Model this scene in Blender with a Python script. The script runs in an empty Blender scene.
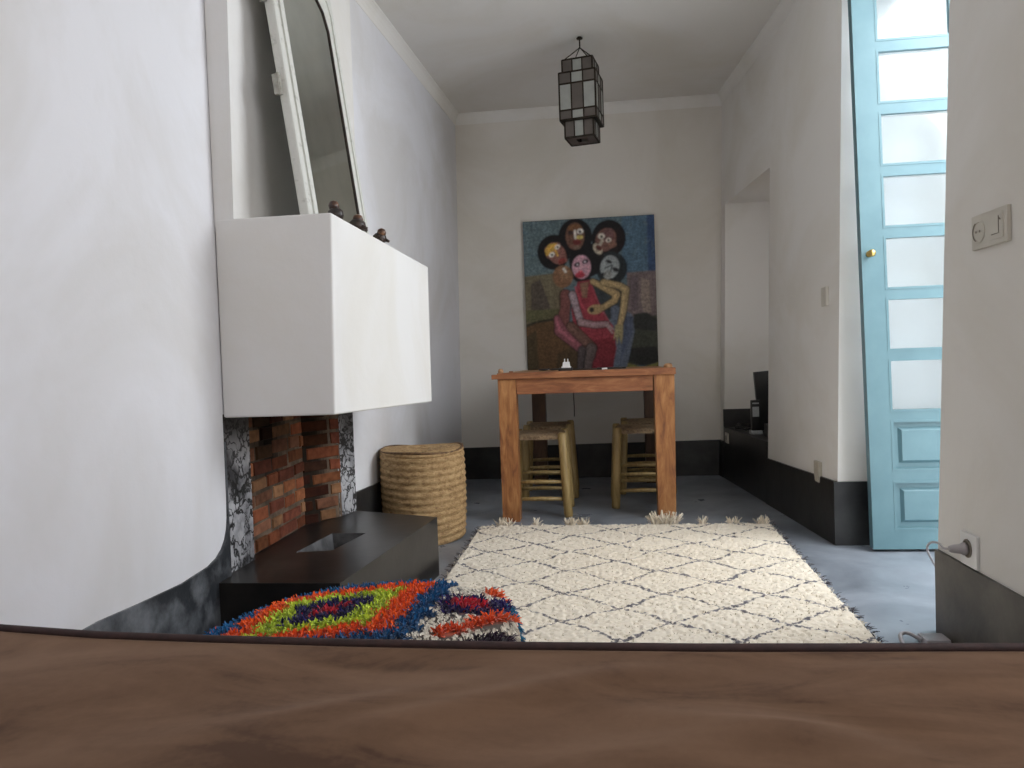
import bpy, bmesh, math, random
import numpy as np
from mathutils import Vector, Matrix
random.seed(7)
rng = np.random.default_rng(11)
S = bpy.context.scene
COL = S.collection

# ------------------------------------------------------------------ materials
def new_mat(name):
    m = bpy.data.materials.new(name); m.use_nodes = True
    nt = m.node_tree; b = nt.nodes['Principled BSDF']
    return m, nt, b

def ramp(nt, fac, stops):
    r = nt.nodes.new('ShaderNodeValToRGB')
    el = r.color_ramp.elements
    while len(el) < len(stops): el.new(0.5)
    for e, (p, c) in zip(el, stops):
        e.position = p; e.color = (*c, 1)
    nt.links.new(fac, r.inputs[0])
    return r.outputs[0]

def noise(nt, scale, detail=4, rough=.55, vec=None, dist=0):
    n = nt.nodes.new('ShaderNodeTexNoise')
    n.inputs['Scale'].default_value = scale; n.inputs['Detail'].default_value = detail
    n.inputs['Roughness'].default_value = rough; n.inputs['Distortion'].default_value = dist
    if vec is None:
        g = nt.nodes.new('ShaderNodeTexCoord'); vec = g.outputs['Object']
    nt.links.new(vec, n.inputs['Vector'])
    return n.outputs['Fac']

def mapped(nt, scale=(1, 1, 1), rot=(0, 0, 0)):
    g = nt.nodes.new('ShaderNodeTexCoord'); mp = nt.nodes.new('ShaderNodeMapping')
    mp.inputs['Scale'].default_value = scale; mp.inputs['Rotation'].default_value = rot
    nt.links.new(g.outputs['Object'], mp.inputs['Vector'])
    return mp.outputs['Vector']

def bump(nt, b, h, strength=.2, dist=.01):
    n = nt.nodes.new('ShaderNodeBump')
    n.inputs['Strength'].default_value = strength; n.inputs['Distance'].default_value = dist
    nt.links.new(h, n.inputs['Height']); nt.links.new(n.outputs[0], b.inputs['Normal'])

def noisy(name, c1, c2, scale=5, rough=.6, bscale=None, bstr=.15, bdist=.005, lo=.35, hi=.65, stretch=None, metal=0, spec=None):
    m, nt, b = new_mat(name)
    vec = mapped(nt, stretch) if stretch else None
    f = noise(nt, scale, 6, .6, vec)
    nt.links.new(ramp(nt, f, [(lo, c1), (hi, c2)]), b.inputs['Base Color'])
    b.inputs['Roughness'].default_value = rough; b.inputs['Metallic'].default_value = metal
    if spec is not None: b.inputs['Specular IOR Level'].default_value = spec
    if bstr: bump(nt, b, noise(nt, bscale or scale * 3, 5, .6, vec), bstr, bdist)
    return m

def attr_mat(name, rough=.85, sheen=0, nz=None):
    m, nt, b = new_mat(name)
    a = nt.nodes.new('ShaderNodeAttribute'); a.attribute_name = 'Col'
    src = a.outputs['Color']
    if nz:
        mx = nt.nodes.new('ShaderNodeMix'); mx.data_type = 'RGBA'; mx.blend_type = 'MULTIPLY'
        mx.inputs[0].default_value = 1
        nt.links.new(src, mx.inputs[6])
        nt.links.new(ramp(nt, noise(nt, nz, 5), [(.3, (.60,) * 3), (.7, (1.15,) * 3)]), mx.inputs[7])
        src = mx.outputs[2]
    nt.links.new(src, b.inputs['Base Color'])
    b.inputs['Roughness'].default_value = rough
    b.inputs['Specular IOR Level'].default_value = .15
    if sheen: b.inputs['Sheen Weight'].default_value = sheen
    return m

M = {}
def wall_mat(name, c, stain=.0):
    m, nt, b = new_mat(name)
    big = noise(nt, 1.3, 5, .6, None, .6)
    dark = tuple(v * (.95 - stain) for v in c); warm = (dark[0], dark[1] * .985, dark[2] * .95)
    nt.links.new(ramp(nt, big, [(.38, warm), (.56, c)]), b.inputs['Base Color'])
    b.inputs['Roughness'].default_value = .9; b.inputs['Specular IOR Level'].default_value = .2
    bump(nt, b, noise(nt, 9, 6, .6), .18, .012)
    return m
M['wall'] = wall_mat('white_plaster', (.82, .80, .77), .02)
M['wall_warm'] = wall_mat('warm_white_plaster', (.76, .725, .675), .03)
M['wall_stain'] = wall_mat('stained_white_plaster', (.755, .755, .79), .05)
M['hood'] = wall_mat('smooth_white_plaster', (.76, .75, .74), .0)
M['ceil'] = wall_mat('ceiling_paint', (.80, .785, .76), .01)
M['dark'] = noisy('dark_tadelakt', (.012, .012, .013), (.040, .039, .038), 5, .38, 14, .25, .006)
M['dark_worn'] = noisy('worn_dark_skirting', (.02, .023, .028), (.16, .17, .185), 9, .5, 20, .35, .008, .42, .66)
M['dark_brown'] = noisy('brown_grey_skirting', (.055, .05, .042), (.13, .115, .10), 6, .5, 18, .25, .005)
M['hearth'] =  noisy('polished_hearth', (.010, .0095, .0095), (.030, .027, .025), 4, .28, 12, .15, .004, spec=.25)
def floor_mat():
    m, nt, b = new_mat('polished_grey_floor')
    f = noise(nt, 2.2, 5, .6, None, .8)
    nt.links.new(ramp(nt, f, [(.3, (.130, .147, .172)), (.55, (.225, .248, .285)), (.75, (.32, .35, .395))]), b.inputs['Base Color'])
    nt.links.new(ramp(nt, noise(nt, 5, 5), [(.3, (.26,) * 3), (.7, (.44,) * 3)]), b.inputs['Roughness'])
    bump(nt, b, noise(nt, 6, 4), .12, .008)
    return m
M['floor'] = floor_mat()
def crack_mat():
    m, nt, b = new_mat('cracked_grey_plaster')
    nv = nt.nodes.new('ShaderNodeTexCoord'); 
    v = nt.nodes.new('ShaderNodeTexVoronoi'); v.feature = 'DISTANCE_TO_EDGE'; v.inputs['Scale'].default_value = 15
    n = nt.nodes.new('ShaderNodeTexNoise'); n.inputs['Scale'].default_value = 14; n.inputs['Detail'].default_value = 4
    ad = nt.nodes.new('ShaderNodeMix'); ad.data_type = 'RGBA'; ad.blend_type = 'LINEAR_LIGHT'; ad.inputs[0].default_value = .14
    nt.links.new(nv.outputs['Object'], n.inputs['Vector'])
    nt.links.new(nv.outputs['Object'], ad.inputs[6]); nt.links.new(n.outputs['Color'], ad.inputs[7])
    nt.links.new(ad.outputs[2], v.inputs['Vector'])
    ds = nt.nodes.new('ShaderNodeMath'); ds.operation = 'MULTIPLY_ADD'; ds.inputs[1].default_value = .34; ds.inputs[2].default_value = -.125
    nt.links.new(noise(nt, 11, 4), ds.inputs[0]); dsum = nt.nodes.new('ShaderNodeMath'); dsum.operation = 'ADD'
    nt.links.new(ds.outputs[0], dsum.inputs[0]); nt.links.new(v.outputs['Distance'], dsum.inputs[1])
    cr = ramp(nt, dsum.outputs[0], [(.085, (.012, .012, .014)), (.165, (.44, .44, .46))])
    pat = ramp(nt, noise(nt, 7, 5), [(.36, (.10, .10, .11)), (.55, (1, 1, 1))])
    mx = nt.nodes.new('ShaderNodeMix'); mx.data_type = 'RGBA'; mx.blend_type = 'MULTIPLY'; mx.inputs[0].default_value = 1
    nt.links.new(cr, mx.inputs[6]); nt.links.new(pat, mx.inputs[7])
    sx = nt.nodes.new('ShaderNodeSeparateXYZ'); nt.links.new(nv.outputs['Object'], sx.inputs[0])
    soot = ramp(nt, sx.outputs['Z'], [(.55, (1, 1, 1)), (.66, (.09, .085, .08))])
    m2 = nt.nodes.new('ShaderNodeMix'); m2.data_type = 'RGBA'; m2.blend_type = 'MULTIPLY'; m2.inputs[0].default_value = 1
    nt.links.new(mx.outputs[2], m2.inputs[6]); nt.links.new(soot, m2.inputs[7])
    nt.links.new(m2.outputs[2], b.inputs['Base Color'])
    b.inputs['Roughness'].default_value = .6
    bump(nt, b, v.outputs['Distance'], .4, .01)
    return m
M['crack'] = crack_mat()
M['brick'] = attr_mat('sooty_red_brick', .95, 0, 34)
def wood_mat(name, cs, stretch, rough=.5, scale=6):
    m, nt, b = new_mat(name)
    vec = mapped(nt, stretch)
    f = noise(nt, scale, 6, .65, vec, .8)
    nt.links.new(ramp(nt, f, [(.28, cs[0]), (.5, cs[1]), (.72, cs[2])]), b.inputs['Base Color'])
    b.inputs['Roughness'].default_value = rough
    bump(nt, b, noise(nt, scale * 4, 4, .6, vec), .15, .002)
    return m
WC = [(.13, .040, .020), (.36, .145, .047), (.54, .265, .10)]
M['wood_v'] = wood_mat('warm_wood_upright', WC, (5, 5, .9))
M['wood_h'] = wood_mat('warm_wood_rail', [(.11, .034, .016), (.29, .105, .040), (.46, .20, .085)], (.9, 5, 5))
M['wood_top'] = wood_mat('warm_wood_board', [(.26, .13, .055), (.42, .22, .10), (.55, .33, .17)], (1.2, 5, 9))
M['wood_shaded'] = wood_mat('shaded_wood', [(.05, .025, .014), (.10, .05, .027), (.15, .08, .04)], (5, 5, .9))  # same table wood, with the shade under the far end put into the colour
M['pole'] = wood_mat('peeled_pole_wood', [(.19, .125, .045), (.33, .225, .085), (.46, .33, .145)], (6, 6, 1.2), .45)
M['rush'] = noisy('woven_rush', (.14, .09, .05), (.34, .24, .14), 60, .85, 120, .6, .004, .35, .65, (1, 4, 1))
M['blue'] = noisy('blue_door_paint', (.105, .205, .240), (.130, .240, .275), 6, .42, 40, .12, .002)
M['brass'] = noisy('worn_brass', (.45, .30, .09), (.62, .45, .16), 30, .28, 60, .05, .001, metal=1)
M['white_pl'] = noisy('off_white_plastic', (.60, .57, .50), (.66, .63, .56), 8, .4, 30, .03, .001)
M['white_paper'] = noisy('white_plastic', (.78, .78, .78), (.85, .85, .85), 8, .4, 30, .03, .001)
M['cream'] = noisy('beige_cover', (.44, .40, .33), (.54, .50, .42), 18, .5, 30, .1, .002)
M['grey_pl'] = noisy('pale_grey_plug', (.40, .38, .40), (.50, .47, .50), 10, .4, 30, .03, .001)
M['black_pl'] = noisy('black_plastic', (.006, .006, .007), (.012, .012, .013), 12, .35, 40, .05, .001)
M['label'] = noisy('pale_grey_screen', (.30, .32, .33), (.42, .44, .45), 60, .4, 80, .05, .001)
M['symbol'] = noisy('engraved_symbol', (.20, .17, .14), (.26, .23, .19), 20, .6, 40, .03, .001)
M['metal'] = noisy('dark_lantern_metal', (.018, .014, .010), (.045, .034, .024), 25, .5, 60, .25, .002, metal=.7)
M['mirror_frame'] = noisy('chipped_white_paint', (.30, .29, .25), (.62, .62, .58), 22, .6, 50, .5, .004, .26, .42)
M['hinge'] = noisy('painted_hinge', (.25, .24, .20), (.45, .44, .40), 30, .5, 60, .3, .002)
M['clay'] = noisy('glazed_brown_clay', (.035, .016, .012), (.22, .10, .045), 38, .35, 60, .3, .003, .40, .62)
M['clay_dark'] = noisy('dark_clay', (.012, .009, .008), (.05, .028, .02), 40, .4, 60, .3, .003)
M['ash'] = noisy('dark_cavity', (.006, .006, .006), (.015, .014, .013), 20, .9)
M['pit'] = noisy('pit_slope', (.05, .05, .052), (.13, .13, .135), 16, .55, 40, .3, .003)
M['base_cloth'] = noisy('brown_backing', (.02, .013, .01), (.05, .03, .02), 40, .95)
M['rug_base'] = noisy('cream_backing', (.45, .40, .32), (.58, .53, .44), 40, .95)
M['tuft'] = attr_mat('dyed_wool', .95, .3)
M['wool'] = attr_mat('cream_wool', .95, .25)
M['paint'] = attr_mat('oil_paint', .42, 0, 60)
M['canvas_edge'] = noisy('canvas_edge', (.035, .04, .04), (.09, .085, .07), 20, .7)
M['stone_out'] = noisy('courtyard_plaster', (.72, .73, .74), (.82, .82, .82), 2, .9, 10, .1, .01)
M['leaf'] = noisy('green_leaves', (.05, .14, .03), (.16, .32, .08), 8, .5)
M['bark'] = noisy('stem', (.10, .07, .04), (.18, .13, .08), 20, .8)
M['terracotta'] = noisy('terracotta', (.35, .15, .08), (.45, .2, .11), 12, .8)
M['piping'] = noisy('dark_piping', (.022, .010, .010), (.042, .018, .017), 60, .75, 200, .3, .001)
M['bedwood'] = noisy('dark_bed_wood', (.03, .018, .012), (.06, .035, .022), 10, .5, stretch=(1, 8, 8))
def velvet():
    m, nt, b = new_mat('brown_velvet')
    vec = mapped(nt, (2.2, 5.5, 3), (0, 0, .45))
    f = noise(nt, 2.2, 5, .55, vec, 1.0)
    g = noise(nt, 90, 3, .6)
    mx = nt.nodes.new('ShaderNodeMath'); mx.operation = 'MULTIPLY_ADD'; mx.inputs[1].default_value = .18
    sv = mapped(nt, (1.1, 7, 1), (0, 0, -.75)); sn = noise(nt, 1.7, 2, .5, sv, .5)
    sr = nt.nodes.new('ShaderNodeMapRange'); sr.inputs[1].default_value = .56; sr.inputs[2].default_value = .70; sr.inputs[3].default_value = 0; sr.inputs[4].default_value = -.14
    nt.links.new(sn, sr.inputs[0]); sa = nt.nodes.new('ShaderNodeMath'); sa.operation = 'ADD'
    nt.links.new(f, sa.inputs[0]); nt.links.new(sr.outputs[0], sa.inputs[1])
    nt.links.new(g, mx.inputs[0]); nt.links.new(sa.outputs[0], mx.inputs[2])
    nt.links.new(ramp(nt, mx.outputs[0], [(.42, (.058, .030, .018)), (.54, (.104, .058, .034)), (.76, (.142, .082, .050))]), b.inputs['Base Color'])
    b.inputs['Roughness'].default_value = .9; b.inputs['Specular IOR Level'].default_value = .1
    b.inputs['Sheen Weight'].default_value = .25; b.inputs['Sheen Roughness'].default_value = .5
    b.inputs['Sheen Tint'].default_value = (.7, .5, .4, 1)
    bump(nt, b, g, .12, .001)
    return m
M['velvet'] = velvet()
def glass_mat(name, col, veil, rough=.1):
    m = bpy.data.materials.new(name); m.use_nodes = True
    nt = m.node_tree; nt.nodes.clear()
    o = nt.nodes.new('ShaderNodeOutputMaterial')
    t = nt.nodes.new('ShaderNodeBsdfTransparent'); t.inputs[0].default_value = (*col, 1)
    g = nt.nodes.new('ShaderNodeBsdfGlossy'); g.inputs['Roughness'].default_value = rough
    d = nt.nodes.new('ShaderNodeBsdfTranslucent'); d.inputs[0].default_value = (.9, .92, .93, 1)
    mx = nt.nodes.new('ShaderNodeMixShader'); mx.inputs[0].default_value = .06
    m2 = nt.nodes.new('ShaderNodeMixShader')
    nz = nt.nodes.new('ShaderNodeTexNoise'); nz.inputs['Scale'].default_value = 6
    mr = nt.nodes.new('ShaderNodeMapRange'); mr.inputs[3].default_value = veil * .7; mr.inputs[4].default_value = veil * 1.3
    nt.links.new(nz.outputs[0], mr.inputs[0]); nt.links.new(mr.outputs[0], m2.inputs[0])
    nt.links.new(t.outputs[0], mx.inputs[1]); nt.links.new(g.outputs[0], mx.inputs[2])
    nt.links.new(mx.outputs[0], m2.inputs[1]); nt.links.new(d.outputs[0], m2.inputs[2])
    nt.links.new(m2.outputs[0], o.inputs[0])
    return m
M['glass'] = glass_mat('door_glass', (.84, .87, .89), .07)
def pane_mat(name, c, rough=.35):
    m, nt, b = new_mat(name)
    nt.links.new(ramp(nt, noise(nt, 25, 4), [(.3, tuple(v * .8 for v in c)), (.7, c)]), b.inputs['Base Color'])
    b.inputs['Roughness'].default_value = rough
    b.inputs['Transmission Weight'].default_value = .15
    return m
M['pane_light'] = pane_mat('frosted_pane', (.34, .345, .32))
M['pane_dark'] = pane_mat('amber_grey_pane', (.10, .082, .072))
def mirror_mat():
    m, nt, b = new_mat('aged_mirror_glass')
    nt.links.new(ramp(nt, noise(nt, 5, 6), [(.3, (.46, .49, .44)), (.6, (.56, .59, .53))]), b.inputs['Base Color'])
    b.inputs['Metallic'].default_value = 1
    nt.links.new(ramp(nt, noise(nt, 12, 5), [(.4, (.04,) * 3), (.8, (.18,) * 3)]), b.inputs['Roughness'])
    return m
M['mirror'] = mirror_mat()
def basket_mat():
    m, nt, b = new_mat('woven_seagrass')
    v = mapped(nt, (38, 38, 70))
    f = noise(nt, 1.0, 5, .7, v)
    nt.links.new(ramp(nt, f, [(.28, (.13, .065, .025)), (.45, (.36, .22, .095)), (.7, (.55, .38, .19))]), b.inputs['Base Color'])
    b.inputs['Roughness'].default_value = .75
    bump(nt, b, f, .9, .008)
    return m
M['basket'] = basket_mat()
M['basket_rim'] = noisy('dark_woven_rim', (.07, .035, .015), (.20, .11, .05), 60, .8, 120, .5, .004)

# ------------------------------------------------------------------ mesh helpers
class MB:
    def __init__(s): s.v = []; s.f = []; s.c = []
    def add(s, vs, fs, col=None):
        o = len(s.v); s.v += [tuple(v) for v in vs]; s.f += [tuple(i + o for i in f) for f in fs]
        if col is not None: s.c += [col] * len(vs)
        return s
    def hexa(s, b, t, col=None):       # bottom quad, top quad (both ccw from above)
        return s.add(list(b) + list(t), [(3, 2, 1, 0), (4, 5, 6, 7), (0, 1, 5, 4), (1, 2, 6, 5), (2, 3, 7, 6), (3, 0, 4, 7)], col)
    def box(s, x0, x1, y0, y1, z0, z1, mat=None, col=None):
        b = [(x0, y0, z0), (x1, y0, z0), (x1, y1, z0), (x0, y1, z0)]; t = [(x, y, z1) for x, y, _ in b]
        if mat is not None:
            b = [mat @ Vector(p) for p in b]; t = [mat @ Vector(p) for p in t]
        return s.hexa(b, t, col)
    def cbox(s, x0, x1, y0, y1, z0, z1, ch=.003, mat=None, col=None):   # chamfered box
        bm = bmesh.new(); bmesh.ops.create_cube(bm, size=1)
        for v in bm.verts:
            v.co = Vector(((x0 + x1) / 2 + v.co.x * (x1 - x0), (y0 + y1) / 2 + v.co.y * (y1 - y0), (z0 + z1) / 2 + v.co.z * (z1 - z0)))
        bmesh.ops.bevel(bm, geom=bm.edges[:], offset=ch, segments=2, profile=.7, affect='EDGES')
        if mat is not None: bm.transform(mat)
        bm.verts.index_update()
        s.add([v.co for v in bm.verts], [[v.index for v in f.verts] for f in bm.faces], col); bm.free()
        return s
    def prism(s, poly, to3, d):        # poly list of 2d; to3(p)->vec ; d offset vector
        n = len(poly); a = [Vector(to3(p)) for p in poly]; b = [p + Vector(d) for p in a]
        return s.add(a + b, [tuple(range(n))[::-1], tuple(range(n, 2 * n))] + [(i, (i + 1) % n, n + (i + 1) % n, n + i) for i in range(n)])
    def tube(s, pts, r, n=10, cap=True, col=None):
        pts = [Vector(p) for p in pts]; k = len(pts)
        rs = [r] * k if not hasattr(r, '__len__') else r
        vs = []; prev = None
        for i, p in enumerate(pts):
            t = (pts[min(i + 1, k - 1)] - pts[max(i - 1, 0)]).normalized()
            if prev is None:
                a = t.orthogonal().normalized()
            else:
                a = (prev - t * prev.dot(t)).normalized()
            prev = a; b = t.cross(a)
            for j in range(n):
                th = 2 * math.pi * j / n
                vs.append(p + (a * math.cos(th) + b * math.sin(th)) * rs[i])
        fs = [(i * n + j, i * n + (j + 1) % n, (i + 1) * n + (j + 1) % n, (i + 1) * n + j) for i in range(k - 1) for j in range(n)]
        if cap: fs += [tuple(range(n))[::-1], tuple(range((k - 1) * n, k * n))]
        return s.add(vs, fs, col)
    def lathe(s, prof, c=(0, 0, 0), n=32, axis=None, col=None):
        vs = []; k = len(prof)
        for r, z in prof:
            for j in range(n):
                th = 2 * math.pi * j / n
                p = Vector((r * math.cos(th), r * math.sin(th), z))
                if axis is not None: p = axis @ p
                vs.append(p + Vector(c))
        fs = [(i * n + j, i * n + (j + 1) % n, (i + 1) * n + (j + 1) % n, (i + 1) * n + j) for i in range(k - 1) for j in range(n)]
        fs += [tuple(range(n))[::-1], tuple(range((k - 1) * n, k * n))]
        return s.add(vs, fs, col)
    def build(s, name, mat, parent=None, smooth=False, org=(0, 0, 0)):
        me = bpy.data.meshes.new(name); o = Vector(org)
        me.from_pydata([Vector(v) - o for v in s.v], [], s.f); me.update()
        if s.c:
            a = me.color_attributes.new('Col', 'FLOAT_COLOR', 'POINT')
            a.data.foreach_set('color', np.array([(*c, 1) for c in s.c], dtype=np.float32).ravel())
        bm = bmesh.new(); bm.from_mesh(me)
        if len(bm.faces) < 60000: bmesh.ops.recalc_face_normals(bm, faces=bm.faces[:])
        bm.to_mesh(me); bm.free()
        me.materials.append(mat)
        if smooth:
            me.polygons.foreach_set('use_smooth', [True] * len(me.polygons))
            if smooth == 'auto':
                try: me.set_sharp_from_angle(angle=math.radians(40))
                except Exception: pass
        ob = bpy.data.objects.new(name, me); COL.objects.link(ob)
        if parent: ob.parent = parent
        elif org != (0, 0, 0): ob.location = org
        return ob

def np_mesh(name, V, F, C, mat, parent=None):
    me = bpy.data.meshes.new(name)
    V = np.asarray(V, dtype=np.float32); F = np.asarray(F, dtype=np.int32)
    me.vertices.add(len(V)); me.vertices.foreach_set('co', V.ravel())
    k = F.shape[1]
    me.loops.add(F.size); me.loops.foreach_set('vertex_index', F.ravel())
    me.polygons.add(len(F)); me.polygons.foreach_set('loop_start', np.arange(0, F.size, k, dtype=np.int32))
    me.polygons.foreach_set('loop_total', np.full(len(F), k, dtype=np.int32))
    me.update(calc_edges=True); me.validate()
    if C is not None:
        a = me.color_attributes.new('Col', 'FLOAT_COLOR', 'POINT')
        cc = np.ones((len(V), 4), dtype=np.float32); cc[:, :3] = C
        a.data.foreach_set('color', cc.ravel())
    me.materials.append(mat)
    ob = bpy.data.objects.new(name, me); COL.objects.link(ob)
    if parent: ob.parent = parent
    return ob

def tag(o, label, cat, group=None):
    o['label'] = label; o['category'] = cat
    if group: o['group'] = group
    return o
def thing(name, label, cat, loc=(0, 0, 0), group=None):
    o = bpy.data.objects.new(name, None); COL.objects.link(o); o.location = loc; o.empty_display_size = .05
    return tag(o, label, cat, group)
def struct(o): o['kind'] = 'structure'; return o
def dup(root, loc, label, rotz=None):
    r = root.copy(); COL.objects.link(r); r.location = loc; r['label'] = label
    if rotz is not None: r.rotation_euler[2] = rotz
    for ch in list(root.children):
        c = ch.copy(); COL.objects.link(c); c.parent = r
        for g in ch.children:
            d = g.copy(); COL.objects.link(d); d.parent = c
    return r

# ------------------------------------------------------------------ room
CEIL = 2.58; BACKY = 5.2; REAR = -1.7
def rx(y, z=0): return .977 - .0898 * (y - 3.257) + .03 * z       # inner face of the far right wall (leans outward)
def lx(y): return -1.085 + (y - 2.93) * .0375                       # inner face of the far left wall
struct(MB().box(-2, 1.47, REAR, 5.6, -.2, 0).build('floor', M['floor']))
struct(MB().box(-1.6, 1.5, REAR, 5.4, CEIL, CEIL + .2).build('ceiling', M['ceil']))
m = MB()
m.box(-1.45, -1.09, REAR, 2.03, 0, CEIL)
m.hexa([(-1.45, 2.95, 0), (lx(2.95), 2.95, 0), (lx(5.4), 5.4, 0), (-1.45, 5.4, 0)], [(-1.45, 2.95, CEIL), (lx(2.95), 2.95, CEIL), (lx(5.4) + .045, 5.4, CEIL), (-1.45, 5.4, CEIL)])
m.box(-1.45, -1.09, 2.03, 2.95, .70, CEIL)
m.box(-1.45, -1.16, 2.03, 2.95, 0, .70)
struct(m.build('wall_left', M['wall_stain']))
struct(MB().box(-1.5, 1.6, BACKY, BACKY + .25, 0, CEIL).build('wall_back', M['wall_warm']))
struct(MB().box(-1.5, 1.6, REAR - .2, REAR, 0, CEIL).build('wall_rear', M['wall']))
# right wall: near part, far part with a niche, header over the door opening
OUT = 1.47
m = MB()
m.hexa([(.95, REAR, 0), (OUT, REAR, 0), (OUT, 2.262, 0), (.95, 2.262, 0)], [(.95, REAR, CEIL), (OUT, REAR, CEIL), (OUT, 2.04, CEIL), (.95, 2.04, CEIL)])
def rseg(y0, y1, z0, z1, x1=OUT):
    m.hexa([(rx(y0, z0), y0, z0), (x1, y0, z0), (x1, y1, z0), (rx(y1, z0), y1, z0)], [(rx(y0, z1), y0, z1), (x1, y0, z1), (x1, y1, z1), (rx(y1, z1), y1, z1)])
NY0, NY1, NZ = 4.18, 5.10, 1.83
rseg(3.257, NY0, 0, CEIL); rseg(NY1, 5.3, 0, CEIL); rseg(NY0, NY1, NZ, CEIL)
m.box(1.40, OUT, NY0, NY1, 0, NZ)                                   # back of the niche
m.hexa([(.985, 2.0, 2.50), (OUT, 2.0, 2.50), (OUT, 3.3, 2.50), (1.05, 3.3, 2.50)], [(.985, 2.0, CEIL), (OUT, 2.0, CEIL), (OUT, 3.3, CEIL), (1.05, 3.3, CEIL)])
struct(m.build('wall_right', M['wall']))
# niche bench
m = MB()
m.hexa([(rx(NY0) - .006, NY0, 0), (1.40, NY0, 0), (1.40, NY1, 0), (rx(NY1) - .006, NY1, 0)], [(rx(NY0, .34) - .006, NY0, .34), (1.40, NY0, .34), (1.40, NY1, .34), (rx(NY1, .34) - .006, NY1, .34)])
struct(m.build('trim_1', M['dark']))                                # dark masonry bench in the niche
m = MB(); m.box(rx(NY1) + .004, 1.40, NY1 - .008, NY1, .34, .46); m.box(1.392, 1.40, NY0, NY1, .34, .46)
struct(m.build('trim_2', M['dark']))                                # dark band above the bench
# cornice: cove profile swept along the left, back and right walls
prof = [(0, 0), (.004, 0), (.007, .006), (.010, .016), (.020, .034), (.034, .050), (.048, .060), (.056, .063), (.060, .067), (.062, .09), (0, .09)]
Z0 = CEIL - .070
def sweep(p0, p1, inward):
    a, b = Vector((*p0, 0)), Vector((*p1, 0)); n = Vector((*inward, 0))
    va = [a + n * (u * .62) + Vector((0, 0, Z0 + w)) for u, w in prof]; vb = [b + n * (u * .62) + Vector((0, 0, Z0 + w)) for u, w in prof]
    k = len(prof)
    return MB().add(va + vb, [tuple(range(k))[::-1], tuple(range(k, 2 * k))] + [(i, (i + 1) % k, k + (i + 1) % k, k + i) for i in range(k)])
struct(sweep((lx(3.08) + .001, 3.08), (lx(5.2) + .042, 5.2), (1, 0)).build('trim_3', M['ceil']))
struct(sweep((-.97, BACKY), (.90, BACKY), (0, -1)).build('trim_4', M['ceil']))
struct(sweep((rx(2.0, Z0) + .002, 2.0), (rx(5.2, Z0) + .002, 5.2), (-1, 0)).build('trim_5', M['ceil']))
# skirtings
poly = [(REAR, 0), (2.028, 0), (2.0295, .62), (2.0285, .45), (2.026, .40), (2.019, .368), (2.006, .340), (1.985, .318), (1.955, .301), (1.91, .289), (1.78, .281), (1.6, .288), (1.46, .296), (1.2, .29), (REAR, .29)]
struct(MB().prism(poly, lambda p: (-1.091, p[0], p[1]), (.008, 0, 0)).build('baseboard_left', M['dark_worn']))
m = MB(); t = .01
def skirt(p0, p1, nx, ny, h0, h1, b=0):
    (x0, y0), (x1, y1) = p0, p1
    return MB().hexa([(x0, y0, 0), (x0 + nx * t, y0 + ny * t, 0), (x1 + nx * t, y1 + ny * t, 0), (x1, y1, 0)], [(x0 + b, y0, h0), (x0 + nx * t + b, y0 + ny * t, h0), (x1 + nx * t + b, y1 + ny * t, h1), (x1 + b, y1, h1)])
struct(skirt((lx(2.96), 2.96), (lx(5.2), 5.2), 1, 0, .285, .235, .003).build('baseboard_left_far', M['dark']))
struct(skirt((-1.02, BACKY), (rx(5.2), BACKY), 0, -1, .225, .245).build('baseboard_back', M['dark']))
struct(skirt((rx(3.257), 3.257), (rx(NY0), NY0), -1, 0, .27, .25, .008).build('baseboard_right', M['dark']))
struct(skirt((rx(NY1), NY1), (rx(5.2), 5.2), -1, 0, .245, .245, .008).build('baseboard_right_far', M['dark']))
struct(skirt((rx(3.257) - .01, 3.257), (OUT, 3.257), 0, -1, .27, .27).build('baseboard_doorway', M['dark']))
struct(skirt((.95, REAR), (.95, 2.240), -1, 0, .243, .243).build('baseboard_right_near', M['dark_brown']))

# courtyard beyond the doorway
struct(MB().box(OUT, 4.4, .2, 7.2, -.2, -.02).build('floor_courtyard', M['stone_out']))
m = MB(); m.box(1.6, 4.4, 5.6, 5.8, -.02, 3.6); m.box(3.9, 4.1, .2, 5.8, -.02, 2.2)
struct(m.build('wall_courtyard', M['stone_out']))
# a leafy potted shrub standing in the courtyard, glimpsed through the door panes
pl = thing('potted_shrub', 'leafy green shrub glimpsed outside through the blue door panes', 'plant', (1.99, 4.15, -.02))
MB().lathe([(.11, 0), (.15, .30), (.165, .30), (.165, .34), (.13, .34), (.12, .30)], n=20).build('pot', M['terracotta'], pl, True)
m = MB()
for k in range(5):
    a = k * 1.3; m.tube([(0, 0, .28), (.03 * math.cos(a), .03 * math.sin(a), .8), (.12 * math.cos(a), .12 * math.sin(a), 1.35)], [.012, .009, .004], 6)
m.build('stem', M['bark'], pl)
m = MB()
for k in range(260):
    c = Vector((random.gauss(0, .10), random.gauss(0, .10), random.uniform(.95, 1.95)))
    d = Vector((random.gauss(0, 1), random.gauss(0, 1), random.gauss(0, .6))).normalized() * .05; s_ = d.orthogonal().normalized() * .016
    m.add([c - d, c + s_, c + d, c - s_], [(0, 1, 2, 3)])
fo = m.build('foliage', M['leaf'], pl)

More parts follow.
